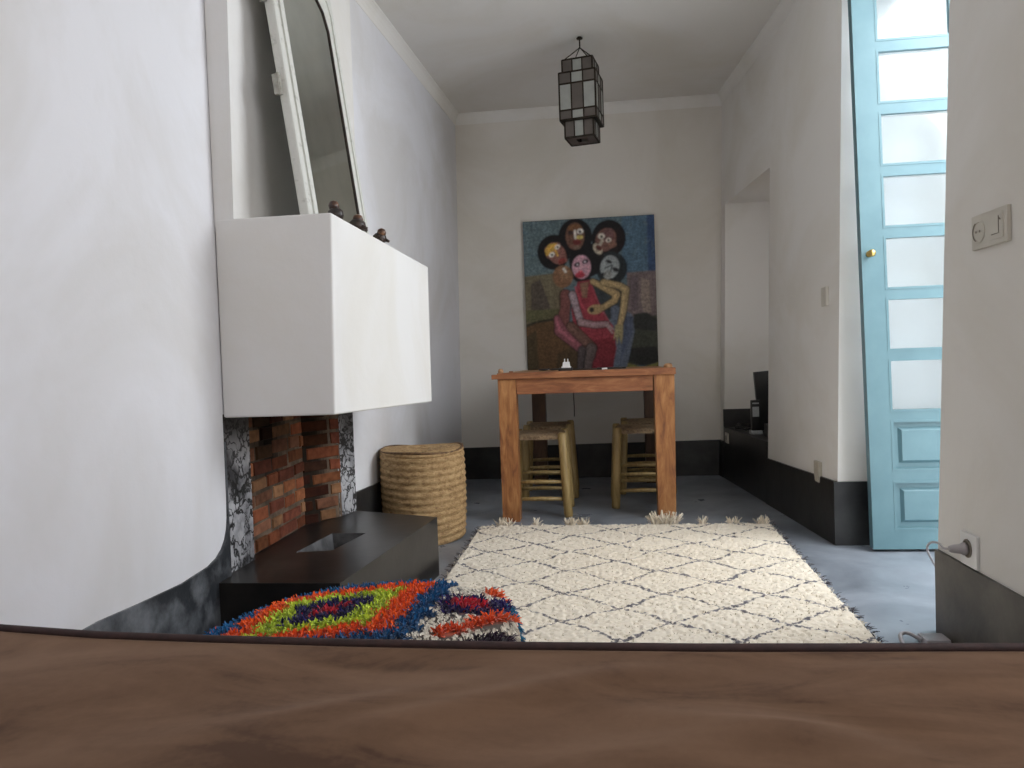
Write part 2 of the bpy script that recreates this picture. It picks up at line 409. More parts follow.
# ------------------------------------------------------------------ blue door leaf folded open against the reveal
door = bpy.data.objects.new('door_1', None); COL.objects.link(door); struct(door)
door.location = (1.082, 3.135, .012)
DW, DT, DH, LEAN = .46, .04, 2.40, -.0185
def dp(b): return b
shear = Matrix(((1, 0, LEAN, 0), (0, 1, 0, 0), (0, 0, 1, 0), (0, 0, 0, 1)))    # the old leaf hangs out of plumb
rows = []          # (z0, z1, kind)
rows.append((.076, .277, 'panel')); rows.append((.318, .524, 'panel'))
for k in range(7):
    rows.append((.557 + .2463 * k, .771 + .2463 * k, 'glass'))
ST = .086
m = MB()
m.box(0, ST, 0, DT, 0, DH, shear); m.box(DW - ST, DW, 0, DT, 0, DH, shear)
zs = [0] + [v for r in rows for v in r[:2]] + [DH]
for a, b in zip(zs[::2], zs[1::2]): m.box(ST, DW - ST, 0.0005, DT - .0005, a, b, shear)
fr = m.build('door_frame', M['blue'], door)
for z0, z1, kind in rows:
    x0, x1 = ST, DW - ST
    if kind == 'panel':
        m = MB(); m.box(x0, x1, .016, .026, z0, z1, shear)
        g = .030          # raised and fielded centre with sloping edges
        o = [(x0 + g, z0 + g), (x1 - g, z0 + g), (x1 - g, z1 - g), (x0 + g, z1 - g)]; i = [(x0 + g + .012, z0 + g + .012), (x1 - g - .012, z0 + g + .012), (x1 - g - .012, z1 - g - .012), (x0 + g + .012, z1 - g - .012)]
        m.add([shear @ Vector((x, .016, zz)) for x, zz in o] + [shear @ Vector((x, .004, zz)) for x, zz in i], [(4, 5, 6, 7)] + [(k, (k + 1) % 4, 4 + (k + 1) % 4, 4 + k) for k in range(4)])
        pn = m.build('door_panel', M['blue'], door)
    else:
        pn = MB().box(x0, x1, .020, .024, z0, z1, shear).build('window_pane', M['glass'], door)
    m = MB(); w = .009      # moulding bead round the opening
    for (a0, a1, b0, b1) in ((x0, x1, z0, z0 + w), (x0, x1, z1 - w, z1), (x0, x0 + w, z0 + w, z1 - w), (x1 - w, x1, z0 + w, z1 - w)):
        m.box(a0, a1, -.0012, .0195, b0, b1, shear)
    m.build('bead', M['blue'], pn)
kz = 1.195; kx = .030 + LEAN * kz
ax = Matrix.Rotation(math.radians(90), 3, 'X')
MB().lathe([(.004, 0), (.013, 0), (.013, .004), (.006, .006), (.006, .016), (.013, .022), (.015, .030), (.010, .037), (.002, .039)], (kx, 0, kz), 20, ax).build('door_knob', M['brass'], door, True)
for hz in (.3, 1.25, 2.2):
    MB().tube([(DW + LEAN * hz + .005, DT, hz - .05), (DW + LEAN * hz + .005, DT, hz + .05)], .008, 10).build('hinge', M['brass'], door)

# ------------------------------------------------------------------ fireplace
fp = thing('fireplace', 'white plaster fireplace with box hood over sooty red brick firebox and low black hearth', 'fireplace')
HY0, HY1 = 2.03, 3.08
m = MB()
m.hexa([(-1.088, HY0, .69), (-.752, HY0, .69), (-.711, HY1, .667), (-1.034, HY1, .667)], [(-1.088, HY0, 1.263), (-.738, HY0, 1.263), (-.706, HY1, 1.238), (-1.034, HY1, 1.238)])
hood = m.build('hood', M['hood'], fp)
bv = hood.modifiers.new('bev', 'BEVEL'); bv.width = .006; bv.segments = 3
MB().hexa([(-1.088, HY0 + .001, 1.24), (-1.030, HY0 + .001, 1.24), (-1.005, HY1, 1.24), (-1.06, HY1, 1.24)], [(-1.088, HY0 + .001, CEIL), (-1.008, HY0 + .001, CEIL), (-1.0, HY1, CEIL), (-1.06, HY1, CEIL)]).build('chimney_breast', M['hood'], fp)
# plaster cheeks
MB().hexa([(-1.155, 2.03, 0), (-1.098, 2.032, 0), (-1.098, 2.205, 0), (-1.155, 2.205, 0)], [(-1.155, 2.03, .70), (-1.098, 2.032, .70), (-1.096, 2.20, .70), (-1.155, 2.20, .70)]).build('plaster_cheek', M['crack'], fp)
MB().hexa([(-1.155, 2.86, 0), (-1.050, 2.845, 0), (-1.022, 2.965, 0), (-1.155, 2.965, 0)], [(-1.155, 2.86, .70), (-1.050, 2.845, .70), (-1.022, 2.965, .70), (-1.155, 2.965, .70)]).build('plaster_cheek', M['crack'], fp)
# bricks: courses on the back face and on the splayed far side
m = MB()
def brick_face(p0, p1, nrm, zlo, zhi, soot_fn):
    p0, p1 = Vector((*p0, 0)), Vector((*p1, 0)); L = (p1 - p0).length; t_ = (p1 - p0) / L; n_ = Vector((*nrm, 0)).normalized()
    NG = 14
    for a in range(NG):
        for b in range(NG):
            k = max(.06, soot_fn((a + .5) / NG, (b + .5) / NG))
            m.add([p0 + t_ * (L * (a + i) / NG) + Vector((0, 0, zlo + (zhi - zlo) * (b + j) / NG)) for i, j in ((0, 0), (1, 0), (1, 1), (0, 1))], [(0, 1, 2, 3)], (.16 * k, .115 * k, .082 * k))
    z_ = zlo + .004; row = 0
    while z_ < zhi - .02:
        h = random.uniform(.036, .044); s_ = -random.uniform(0, .08) if row % 2 else -.02
        while s_ < L:
            w = random.choice([.085, .11, .13, .15]) * random.uniform(.9, 1.1)
            a, b = max(s_, 0), min(s_ + w, L)
            if b - a > .02:
                dz = random.uniform(-.004, .004); d = random.uniform(.002, .008)
                q = [(a + random.uniform(0, .004), z_ + dz), (b, z_ + dz + random.uniform(-.004, .004)), (b - random.uniform(0, .004), z_ + dz + h), (a, z_ + dz + h + random.uniform(-.004, .004))]
                base = random.choice([(.30, .095, .045), (.26, .080, .042), (.34, .125, .055), (.22, .070, .042), (.36, .18, .09), (.27, .12, .07)])
                k = soot_fn((a + b) / 2 / L, (z_ - zlo) / (zhi - zlo)); k = min(1, max(.05, k * random.uniform(.6, 1.25)))
                c = tuple(v * k for v in base)
                def P3(u, zz, dd): return p0 + t_ * u + n_ * dd + Vector((0, 0, zz))
                cx_ = sum(p[0] for p in q) / 4; cz_ = sum(p[1] for p in q) / 4
                o_ = [P3(u, zz, 0) for u, zz in q]; f_ = [P3(cx_ + (u - cx_) * .93, cz_ + (zz - cz_) * .86, d) for u, zz in q]
                m.add(o_ + f_, [(4, 5, 6, 7)] + [(k2, (k2 + 1) % 4, 4 + (k2 + 1) % 4, 4 + k2) for k2 in range(4)], c)
            s_ += w + .010
        z_ += h + .011; row += 1
def soot_back(u, w):
    d = math.exp(-((u - .42) / .22) ** 2) * (1 / (1 + math.exp(-(w - .42) * 14)))
    return (1 - .96 * d) * (1 - .6 * max(0, w - .85) / .15) * (.8 + .2 * math.sin(u * 19 + w * 13))
def soot_side(u, w): return .16 + .84 * (1 / (1 + math.exp(-(u - .55) * 16)))
brick_face((-1.128, 2.185), (-1.136, 2.70), (1, 0), .225, .70, soot_back)
brick_face((-1.140, 2.70), (-1.045, 2.855), (.85, -.53), .225, .70, soot_side)
m.build('firebox_bricks', M['brick'], fp)
# hearth slab with its ash slot
zt = .229
O = [(-1.15, 1.955), (-.730, 1.955), (-.648, 2.82), (-1.00, 2.955), (-1.15, 2.955)]
I = [(-1.000, 2.29), (-.885, 2.315), (-.850, 2.555), (-.975, 2.555)]
m = MB()
vs = [(x, y, zt) for x, y in O] + [(x, y, zt) for x, y in I] + [(x, y, 0) for x, y in O] + [(x, y, .13) for x, y in I]
m.add(vs, [(0, 1, 6, 5), (1, 2, 7, 6), (2, 3, 8, 7), (3, 4, 8), (4, 0, 5, 8)] + [(i, 9 + i, 9 + (i + 1) % 5, (i + 1) % 5) for i in range(5)])
hs = m.build('hearth_slab', M['hearth'], fp)
m = MB(); m.add([(x, y, zt) for x, y in I] + [(-.965, 2.46, .13), (-.895, 2.46, .13), (-.862, 2.55, .13), (-.965, 2.55, .13)], [(0, 1, 5, 4), (1, 2, 6, 5), (2, 3, 7, 6), (3, 0, 4, 7)])
m.build('ash_slot', M['pit'], hs)
MB().add([(-.965, 2.46, .131), (-.895, 2.46, .131), (-.862, 2.55, .131), (-.965, 2.55, .131)], [(0, 1, 2, 3)]).build('ash_bed', M['ash'], hs)

# ------------------------------------------------------------------ mirror leaning on the hood
mir = thing('framed_mirror', 'tall mirror in chipped white frame leaning on the fireplace hood', 'mirror', (-.840, 2.132, 1.262))
mir.rotation_euler = (0, -math.atan(.129), 0)
MWD, MH, FT = .60, 1.00, .030
def arch(y0, y1, z0, z1, ch):
    return [(y0, z0), (y1, z0), (y1, z1 - ch), (y1 - ch * .35, z1 - ch * .3), (y1 - ch, z1), (y0 + ch, z1), (y0 + ch * .35, z1 - ch * .3), (y0, z1 - ch)]
o_ = arch(0, MWD, 0, MH, .012); i_ = arch(.085, MWD - .075, .035, MH - .115, .085)
def ring(outer, inner, x0, x1):
    k = len(outer); mb = MB()
    vs = [(x1, *p) for p in outer] + [(x1, *p) for p in inner] + [(x0, *p) for p in outer] + [(x0, *p) for p in inner]
    fs = []
    for j in range(k):
        n = (j + 1) % k
        fs += [(j, n, k + n, k + j), (2 * k + j, 3 * k + j, 3 * k + n, 2 * k + n), (j, 2 * k + j, 2 * k + n, n), (k + j, k + n, 3 * k + n, 3 * k + j)]
    return mb.add(vs, fs)
fr_ = ring(o_, i_, -FT, 0).build('frame', M['mirror_frame'], mir)
bv = fr_.modifiers.new('bev', 'BEVEL'); bv.width = .006; bv.segments = 2
ring(arch(.034, MWD - .030, .012, MH - .045, .05), arch(.052, MWD - .046, .024, MH - .07, .06), -.001, .006).build('moulding', M['mirror_frame'], mir)
ring(arch(.083, MWD - .073, .033, MH - .113, .085), arch(.087, MWD - .078, .038, MH - .118, .082), -.008, -.002).build('inner_bead', M['clay_dark'], mir)
MB().prism(arch(.080, MWD - .070, .03, MH - .11, .085), lambda p: (-.009, *p), (.002, 0, 0)).build('mirror_glass', M['mirror'], mir)
for hz in (.385, .665):
    MB().cbox(-.040, -.018, -.014, .0, hz, hz + .06, .003).tube([(-.022, -.009, hz - .003), (-.022, -.009, hz + .063)], .006, 8).build('hinge', M['hinge'], mir)

# three little clay figures on the hood edge
def figure(name, label, x, y, z, s, rz, head):
    f = thing(name, label, 'figurine', (x, y, z), 'small clay figures on the hood edge'); f.rotation_euler = (0, 0, rz)
    m = MB(); m.lathe([(.010, 0), (.018, .002), (.021, .010), (.019, .020), (.012, .026), (.003, .028)], n=16)
    m.v = [(vx * 1.1 * s, vy * s, vz * 1.15 * s) for vx, vy, vz in m.v]
    b = m.build('body', M['clay_dark'], f, True)
    m = MB(); m.lathe([(.004, -.015), (.012, -.009), (.0145, 0), (.011, .010), (.003, .014)], (head[0], head[1], head[2]), 14)
    m.tube([(head[0] * .35, 0, .016), head], [.009, .008], 10)
    m.v = [(vx * s, vy * s, vz * s) for vx, vy, vz in m.v]
    m.build('head', M['clay'], f, True)
    m = MB()
    for sx in (-1, 1): m.tube([(.012 * s, sx * .012 * s, .010 * s), (.026 * s, sx * .015 * s, .003 * s)], [.006 * s, .004 * s], 8)
    m.build('feet', M['clay_dark'], f, True)
    return f
figure('clay_figurine', 'dark brown clay figure with long raised neck, in front of the mirror glass', -.762, 2.132, 1.2618, 1.12, 2.6, (.006, 0, .038))
figure('clay_figurine', 'orange brown clay figure at the right foot of the mirror frame', -.752, 2.300, 1.2575, 1.20, .3, (.002, 0, .030))
figure('clay_figurine', 'small brown clay figure alone on the hood edge past the mirror', -.743, 2.510, 1.2525, 1.10, -.5, (.010, 0, .030))

# ------------------------------------------------------------------ basket
bk = thing('seagrass_basket', 'round lidded basket of coiled golden seagrass beside the hearth', 'basket', (-.855, 3.45, 0))
def coil(mb, r_of, z0, z1, n_rows, seg=72):
    prof = [(r_of(0) - .02, z0)]
    for k in range(n_rows):
        for q in (0.1, .3, .5, .7, .9):
            t_ = (k + q) / n_rows
            prof.append((r_of(t_) + .0085 * math.sin(math.pi * q) ** .8, z0 + (z1 - z0) * t_))
    return prof
pr = coil(None, lambda t_: .186 + .006 * math.sin(t_ * 3.1) + .006 * t_, 0, .410, 13)
m = MB(); m.lathe(pr + [(.17, .407), (.165, .37)], n=72)
def lump(v):
    x, y, zz = v; a = math.atan2(y, x)
    k = 1 + .012 * math.sin(3 * a + zz * 5) + .006 * math.sin(26 * a + math.floor(zz / .0304) * 3.1); return (x * k, y * k, zz + .006 * math.sin(2 * a + 1))
m.v = [lump(v) for v in m.v]
m.build('basket_body', M['basket'], bk, True)
m = MB()
pl_ = [(.190, .405), (.198, .411), (.198, .421), (.192, .427)]
for k in range(7):
    r0 = .187 - k * .0265
    for q in (0, .35, .7): pl_.append((max(.002, r0 - .026 * q), .427 + .006 * math.sin(math.pi * min(q * 1.2, 1)) - .003 * k))
m.lathe(pl_, n=72); m.v = [lump(v) for v in m.v]
lid = m.build('lid', M['basket'], bk, True)
m = MB(); ringp = [lump((.193 * math.cos(a), .193 * math.sin(a), .426 + .006 * math.sin(3 * a))) for a in np.linspace(0, 2 * math.pi, 60)]
m.tube(ringp, .0055, 8); m.build('rim', M['basket_rim'], lid, True)

# ------------------------------------------------------------------ table
TY0, TY1 = 3.765, 5.02
tb = thing('dining_table', 'plain warm brown wooden dining table against the far end of the room', 'table', (-.08, TY0, 0))
og = (-.08, TY0, 0)
TXL, TXR = -.528, .375
def tpart(mb, n, mt): 
    o = mb.build(n, mt, tb, False, og); return o
legs = [((TXL, TXL + .098, TY0 + .004, TY0 + .10), (TXL + .012, TXL + .11), M['wood_v']), ((TXR - .104, TXR, TY0 + .004, TY0 + .104), None, M['wood_v'])]
m = MB(); m.hexa([(-.520, TY0 + .004, 0), (-.431, TY0 + .004, 0), (-.431, TY0 + .1, 0), (-.520, TY0 + .1, 0)], [(-.522, TY0 + .004, .735), (-.430, TY0 + .004, .735), (-.430, TY0 + .1, .735), (-.522, TY0 + .1, .735)])
tpart(m, 'leg', M['wood_v'])
m = MB(); m.hexa([(.273, TY0 + .004, 0), (.360, TY0 + .004, 0), (.360, TY0 + .1, 0), (.273, TY0 + .1, 0)], [(.270, TY0 + .004, .737), (.371, TY0 + .004, .737), (.371, TY0 + .1, .737), (.270, TY0 + .1, .737)])
tpart(m, 'leg', M['wood_v'])
tpart(MB().cbox(-.455, -.365, TY1 - .11, TY1 - .02, 0, .735, .003), 'leg', M['wood_shaded'])
tpart(MB().cbox(.285, .375, TY1 - .11, TY1 - .02, 0, .735, .003), 'leg', M['wood_shaded'])
tpart(MB().cbox(-.428, .266, TY0 + .012, TY0 + .045, .657, .735, .003), 'apron', M['wood_h'])
tpart(MB().cbox(-.36, .28, TY1 - .08, TY1 - .05, .64, .735, .003), 'apron', M['wood_shaded'])
tpart(MB().hexa([(-.505, TY0 + .1, .655), (-.475, TY0 + .1, .655), (-.41, TY1 - .1, .655), (-.44, TY1 - .1, .655)], [(-.505, TY0 + .1, .735), (-.475, TY0 + .1, .735), (-.41, TY1 - .1, .735), (-.44, TY1 - .1, .735)]), 'apron', M['wood_h'])
tpart(MB().box(.325, .355, TY0 + .1, TY1 - .1, .655, .735), 'apron', M['wood_h'])
top = MB()
nb = 7
for k in range(nb):
    x0 = -.522 + k * (.897 / nb)
    top.cbox(x0 + .0008, x0 + .897 / nb - .0008, TY0 + .075, TY1, .736, .766 + random.uniform(-.001, .001), .003)
tpart(top, 'tabletop', M['wood_top'])
tpart(MB().cbox(-.524, .377, TY0 - .006, TY0 + .0745, .736, .770, .004), 'end_board', M['wood_h'])
tpart(MB().cbox(-.553, -.523, TY0 - .004, TY0 + .06, .738, .762, .003), 'end_tenon', M['wood_h'])
for (x, w, h, y) in ((-.508, .028, .026, .03), (.345, .045, .026, .05)):
    tpart(MB().lathe([(w * .5, .764), (w * .5, .764 + h * .6), (w * .36, .764 + h), (w * .1, .764 + h + .002)], (x, TY0 + y, 0), 16), 'corner_peg', M['wood_top'])
tpart(MB().cbox(-.466, -.446, TY0 + .04, TY0 + .06, .764, .778, .003), 'corner_peg', M['wood_h'])

# things on the table
TZ = .7675
pg = thing('power_plug', 'white plug lying prongs up on a black adapter on the table', 'plug', (-.180, 4.05, TZ + .016))
m = MB(); m.hexa([(-.026, -.018, 0), (.026, -.018, 0), (.026, .018, 0), (-.026, .018, 0)], [(-.026, -.018, .007), (.026, -.018, .007), (.026, .018, .007), (-.026, .018, .007)])
m.hexa([(-.021, -.015, .007), (.021, -.015, .007), (.021, .015, .007), (-.021, .015, .007)], [(-.016, -.012, .032), (.018, -.012, .032), (.018, .012, .032), (-.016, .012, .032)])
m.build('plug_body', M['white_paper'], pg)
for sx in (-.008, .0095): MB().tube([(sx, 0, .03), (sx, 0, .047), (sx, 0, .050)], [.0028, .0028, .001], 8).build('prong', M['white_paper'], pg)
ad = MB().cbox(-.222, -.145, 4.02, 4.085, TZ, TZ + .016, .004).build('power_adapter', M['black_pl'], None, False, (-.18, 4.05, TZ))
tag(ad, 'flat black adapter box under the white plug on the table', 'adapter')
sg = thing('sunglasses', 'folded dark sunglasses lying on the table left of the white plug', 'sunglasses', (-.275, 4.03, TZ))
m = MB()
for cx_ in (-.030, .030):
    m2 = MB().lathe([(.002, 0), (.022, .002), (.027, .006), (.024, .010), (.002, .011)], (cx_, 0, .004), 18); m2.v = [(x, y * .55, zz) for x, y, zz in m2.v]
    m2.build('lens', M['black_pl'], sg, True)
MB().tube([(-.012, 0, .010), (0, 0, .014), (.012, 0, .010)], .003, 8).build('bridge', M['black_pl'], sg)
for sy in (-1, 1): MB().tube([(sy * -.055, .012, .008), (sy * .02, .03, .010), (sy * .055, .035, .006)], .0028, 8).build('temple', M['label'], sg)
cb = MB().tube([(-.145, 4.06, TZ + .006), (-.09, 4.10, TZ + .004), (-.02, 4.06, TZ + .004), (.05, 4.10, TZ + .004), (.12, 4.07, TZ + .004)], .004, 8).build('black_cable', M['black_pl'], None, True, (0, 4.05, TZ))
tag(cb, 'black cable trailing across the table to the right of the white plug', 'cable')
ph = thing('mobile_phone', 'flat black phone lying right of the white plug under the painting', 'phone', (.06, 4.16, TZ))
MB().cbox(-.075, .085, -.035, .035, 0, .010, .003).build('phone_case', M['black_pl'], ph)
MB().cbox(-.070, .080, -.031, .031, .0095, .0105, .0004).build('screen', M['black_pl'], ph)
lt = MB().cbox(.012, .042, 3.99, 4.02, TZ, TZ + .010, .003).build('lighter', M['white_paper'], None, False, (.027, 4.0, TZ))
tag(lt, 'small white object lying on the table below the red dress in the painting', 'lighter')
# hanging cable on the back wall below the painting
hc = MB().tube([(-.185, BACKY - .008, .74), (-.187, BACKY - .009, .62), (-.184, BACKY - .008, .50), (-.185, BACKY - .009, .43)], .0035, 6).build('hanging_cord', M['dark_brown'], None, True, (-.185, BACKY - .008, .43))
tag(hc, 'thin cord hanging on the back wall beneath the painting', 'cord')

# ------------------------------------------------------------------ stools
def make_stool(label):
    t_ = thing('rush_stool', label, 'stool', (0, 0, 0), 'rush-seated pole stools under the table')
    W, D, H = .30, .285, .445
    sp = .010
    cs = [(-1, -1), (1, -1), (1, 1), (-1, 1)]
    for sx, sy in cs:
        bx, by = sx * W / 2, sy * D / 2
        tx, ty = sx * (W / 2 - .022), sy * (D / 2 - sp)
        MB().tube([(bx, by, 0), (bx * .99, by * .99, .02), (tx, ty, H - .01), (tx, ty, H)], [.021, .024, .023, .018], 14).build('leg', M['pole'], t_, True)
    def rung(a, b, zz, r=.0105):
        MB().tube([(a[0], a[1], zz), ((a[0] + b[0]) / 2, (a[1] + b[1]) / 2, zz + .003), (b[0], b[1], zz)], [r * .85, r * 1.1, r * .85], 10).build('rung', M['pole'], t_, True)
    w, d = W / 2 - .012, D / 2 - .006
    for zz in (.095, .185):
        rung((-w, -d), (w, -d), zz); rung((-w, d), (w, d), zz + .01)
    for zz in (.13, .22):
        rung((-w, -d), (-w, d), zz); rung((w, -d), (w, d), zz)
    # rush seat: four woven triangles sagging to the middle, wrapped round the seat rails
    m = MB(); n = 24; w, d = W / 2 - .020, D / 2 - .012
    vs = []; fs = []
    for i in range(n + 1):
        for j in range(n + 1):
            u, v = i / n * 2 - 1, j / n * 2 - 1
            e = max(abs(u), abs(v)); zz = H - .006 - .012 * (1 - e) + (.0035 * math.cos(e * 60))
            if e > .999: zz = H - .016
            k = 1 if e < .999 else 1.035
            vs.append((u * w * k, v * d * k, zz))
    vs += [(v[0], v[1], H - .036) for v in vs]
    o = (n + 1) ** 2
    for i in range(n):
        for j in range(n):
            a = i * (n + 1) + j; q = (a, a + n + 1, a + n + 2, a + 1)
            fs.append(q); fs.append(tuple(x + o for x in q[::-1]))
    bd = [i * (n + 1) for i in range(n + 1)] + [n * (n + 1) + j for j in range(1, n + 1)] + [i * (n + 1) + n for i in range(n - 1, -1, -1)] + [j for j in range(n - 1, 0, -1)]
    for a, b in zip(bd, bd[1:] + bd[:1]): fs.append((a, b, b + o, a + o))
    m.add(vs, fs).build('seat', M['rush'], t_)
    return t_
st = make_stool('rush stool just behind the left front leg of the table')
st.location = (-.335, 4.02, 0)
dup(st, (.215, 4.235, 0), 'rush stool just behind the right front leg of the table')
dup(st, (-.320, 4.560, 0), 'rush stool at the far left, behind the left front stool', .02)
dup(st, (.270, 4.660, 0), 'rush stool at the far right, behind the right front stool', -.03)

# ------------------------------------------------------------------ painting (canvas raster held as a colour attribute)
NX, NYP = 230, 280
PXL, PXR, PZB, PZT = -.500, .402, .680, 1.800
SUP = 2
yy, xx = np.mgrid[0:NYP * SUP, 0:NX * SUP]
U = (xx + .5) / (NX * SUP); Vv = (yy + .5) / (NYP * SUP)              # v from top
X_ = 57 + 560 * U; Y_ = 72 + 669 * Vv - 0 * U
# keep sketch units: x 57..617, y 72..741 on an untilted canvas
img = np.zeros((NYP * SUP, NX * SUP, 3))
def srgb(c): 
    c = np.array(c, float) / 255; return np.where(c <= .04045, c / 12.92, ((c + .055) / 1.055) ** 2.4)
def fill(mask, c, a=1.0):
    img[mask] = img[mask] * (1 - a) + srgb(c) * a
def Tn(x, y): return x - .02 * (y - 72), y + 29 * ((x - 57) / 560)    # undo the slight tilt of the tracing
def poly(pts, c, a=1.0):
    pts = [Tn(*p) for p in pts]; ins = np.zeros(X_.shape, bool); n = len(pts)
    for i in range(n):
        (x0, y0), (x1, y1) = pts[i], pts[(i + 1) % n]
        if y0 == y1: continue
        cond = ((Y_ >= min(y0, y1)) & (Y_ < max(y0, y1))) & (X_ < (x1 - x0) * (Y_ - y0) / (y1 - y0) + x0)
        ins ^= cond
    fill(ins, c, a)
def ell(cx, cy, rx_, ry_, c, ang=0, a=1.0):
    cx, cy = Tn(cx, cy); th = math.radians(ang); dx, dy = X_ - cx, Y_ - cy
    p = dx * math.cos(th) + dy * math.sin(th); q = -dx * math.sin(th) + dy * math.cos(th)
    fill((p / rx_) ** 2 + (q / ry_) ** 2 < 1, c, a)
def stroke(pts, w, c, a=1.0, outline=True):
    ws = w if hasattr(w, '__len__') else [w] * len(pts)
    if outline and min(ws) > 15:
        stroke(pts, [q + 9 for q in ws], [v * .38 for v in c], .75, False)
        stroke(pts, ws, c, a, False)
        stroke([(x - min(ws) * .16, y - 2) for x, y in pts], [q * .38 for q in ws], [min(255, v * 1.16) for v in c], .55, False)
        return
    pts = [Tn(*p) for p in pts]
    msk = np.zeros(X_.shape, bool)
    for i in range(len(pts) - 1):
        (x0, y0), (x1, y1) = pts[i], pts[i + 1]; dx, dy = x1 - x0, y1 - y0; L2 = dx * dx + dy * dy + 1e-9
        t_ = np.clip(((X_ - x0) * dx + (Y_ - y0) * dy) / L2, 0, 1)
        msk |= (X_ - x0 - t_ * dx) ** 2 + (Y_ - y0 - t_ * dy) ** 2 < (ws[i] + (ws[i + 1] - ws[i]) * t_) ** 2 / 4
    fill(msk, c, a)
fill(np.ones(X_.shape, bool), (84, 105, 114))
poly([(57, 60), (300, 60), (300, 330), (57, 330)], (90, 109, 114))
poly([(480, 30), (620, 30), (620, 290), (480, 300)], (74, 104, 126))
poly([(585, 30), (625, 30), (625, 270), (590, 280)], (48, 72, 110))
for k in range(60):
    x = random.uniform(60, 610); y = random.uniform(50, 270); stroke([(x, y), (x + random.uniform(-20, 20), y + random.uniform(-30, 30))], random.uniform(4, 12), random.choice([(86, 112, 126), (64, 88, 106), (96, 112, 118)]), .5)
poly([(57, 300), (230, 280), (230, 480), (57, 500)], (108, 98, 74))
poly([(90, 330), (130, 310), (175, 430), (90, 450)], (72, 62, 58), .8)
poly([(57, 440), (230, 430), (230, 480), (57, 490)], (92, 90, 58))
poly([(57, 500), (130, 480), (240, 460), (340, 720), (340, 790), (57, 790)], (92, 66, 38))
poly([(57, 560), (110, 520), (120, 700), (57, 720)], (66, 56, 34), .8)
stroke([(57, 508), (110, 488), (200, 472)], 10, (50, 46, 34))
poly([(200, 620), (300, 560), (330, 700), (330, 790), (190, 790)], (74, 58, 36), .8)
poly([(500, 280), (625, 270), (640, 480), (500, 480)], (112, 96, 96))
poly([(560, 300), (592, 310), (600, 440), (575, 455), (558, 400)], (138, 122, 112))
poly([(510, 300), (545, 290), (545, 430), (515, 440)], (98, 84, 88))
poly([(500, 470), (640, 450), (645, 660), (480, 660)], (58, 60, 50))
poly([(525, 450), (580, 440), (640, 480), (640, 520), (530, 510)], (40, 42, 40))
poly([(490, 590), (620, 580), (640, 640), (560, 660), (490, 640)], (34, 34, 32))
poly([(470, 640), (560, 668), (640, 640), (645, 790), (450, 790)], (110, 104, 48))
# hair
HAIR = (22, 19, 22)
ell(190, 198, 70, 72, HAIR); ell(283, 135, 72, 75, HAIR); ell(425, 140, 72, 75, HAIR); ell(435, 262, 66, 68, (32, 40, 44))
ell(330, 230, 75, 70, HAIR); ell(460, 150, 30, 50, (30, 20, 22)); ell(308, 262, 50, 62, HAIR)
# bodies
poly([(340, 300), (360, 380), (420, 470), (500, 480), (500, 360), (470, 330)], (50, 58, 62))
poly([(430, 400), (520, 450), (530, 520), (490, 690), (470, 790), (440, 790)], (88, 98, 116))
poly([(480, 460), (525, 460), (520, 530), (470, 640)], (72, 82, 104))
poly([(290, 320), (345, 310), (385, 430), (440, 500), (452, 590), (430, 700), (430, 790), (320, 790), (360, 600), (270, 500), (262, 430)], (146, 42, 58))
poly([(345, 560), (450, 545), (448, 600), (420, 790), (330, 790)], (122, 28, 42))
poly([(300, 325), (338, 318), (330, 385), (310, 385)], (134, 96, 74))
stroke([(345, 320), (375, 400), (420, 480)], 7, (176, 62, 80), .7)
stroke([(280, 340), (300, 400), (320, 440)], 6, (190, 60, 80), .7)
# left figure: ball shoulder, torso, bent legs
ell(228, 298, 44, 46, (128, 90, 60)); ell(236, 282, 24, 26, (150, 110, 76), 0, .8)
stroke([(238, 375), (236, 430), (222, 500)], [46, 40, 56], (116, 66, 62))
stroke([(200, 470), (214, 520), (300, 585), (340, 620)], [24, 50, 48, 44], (132, 72, 82))
stroke([(196, 475), (212, 520), (270, 565)], 9, (176, 96, 112), .9)
stroke([(260, 505), (350, 590)], 38, (104, 72, 62))
stroke([(345, 595), (330, 650), (318, 790)], [44, 36, 30], (92, 78, 76)); stroke([(305, 600), (300, 650), (296, 790)], [30, 26, 24], (74, 64, 66))
stroke([(322, 600), (308, 680), (304, 790)], 5, (38, 34, 36))
stroke([(268, 372), (284, 430), (302, 486)], [30, 26, 28], (148, 128, 136)); stroke([(302, 486), (360, 496), (412, 492)], [28, 24, 22], (146, 116, 120))
for q in ((440, 512), (436, 528), (426, 500)): stroke([(408, 492), q], 8, (160, 136, 136))
# right figure's arms
stroke([(355, 318), (410, 345), (456, 370), (446, 395), (395, 425)], [22, 26, 28, 26, 22], (164, 138, 92))
ell(365, 432, 34, 20, (164, 138, 92), -8); ell(349, 434, 10, 11, (40, 34, 34))
stroke([(400, 320), (470, 335), (494, 350), (482, 440), (466, 500)], [24, 26, 30, 26, 22], (160, 136, 92))
poly([(448, 495), (482, 495), (480, 540), (474, 575), (462, 540), (456, 578), (450, 540), (440, 560)], (150, 138, 96))
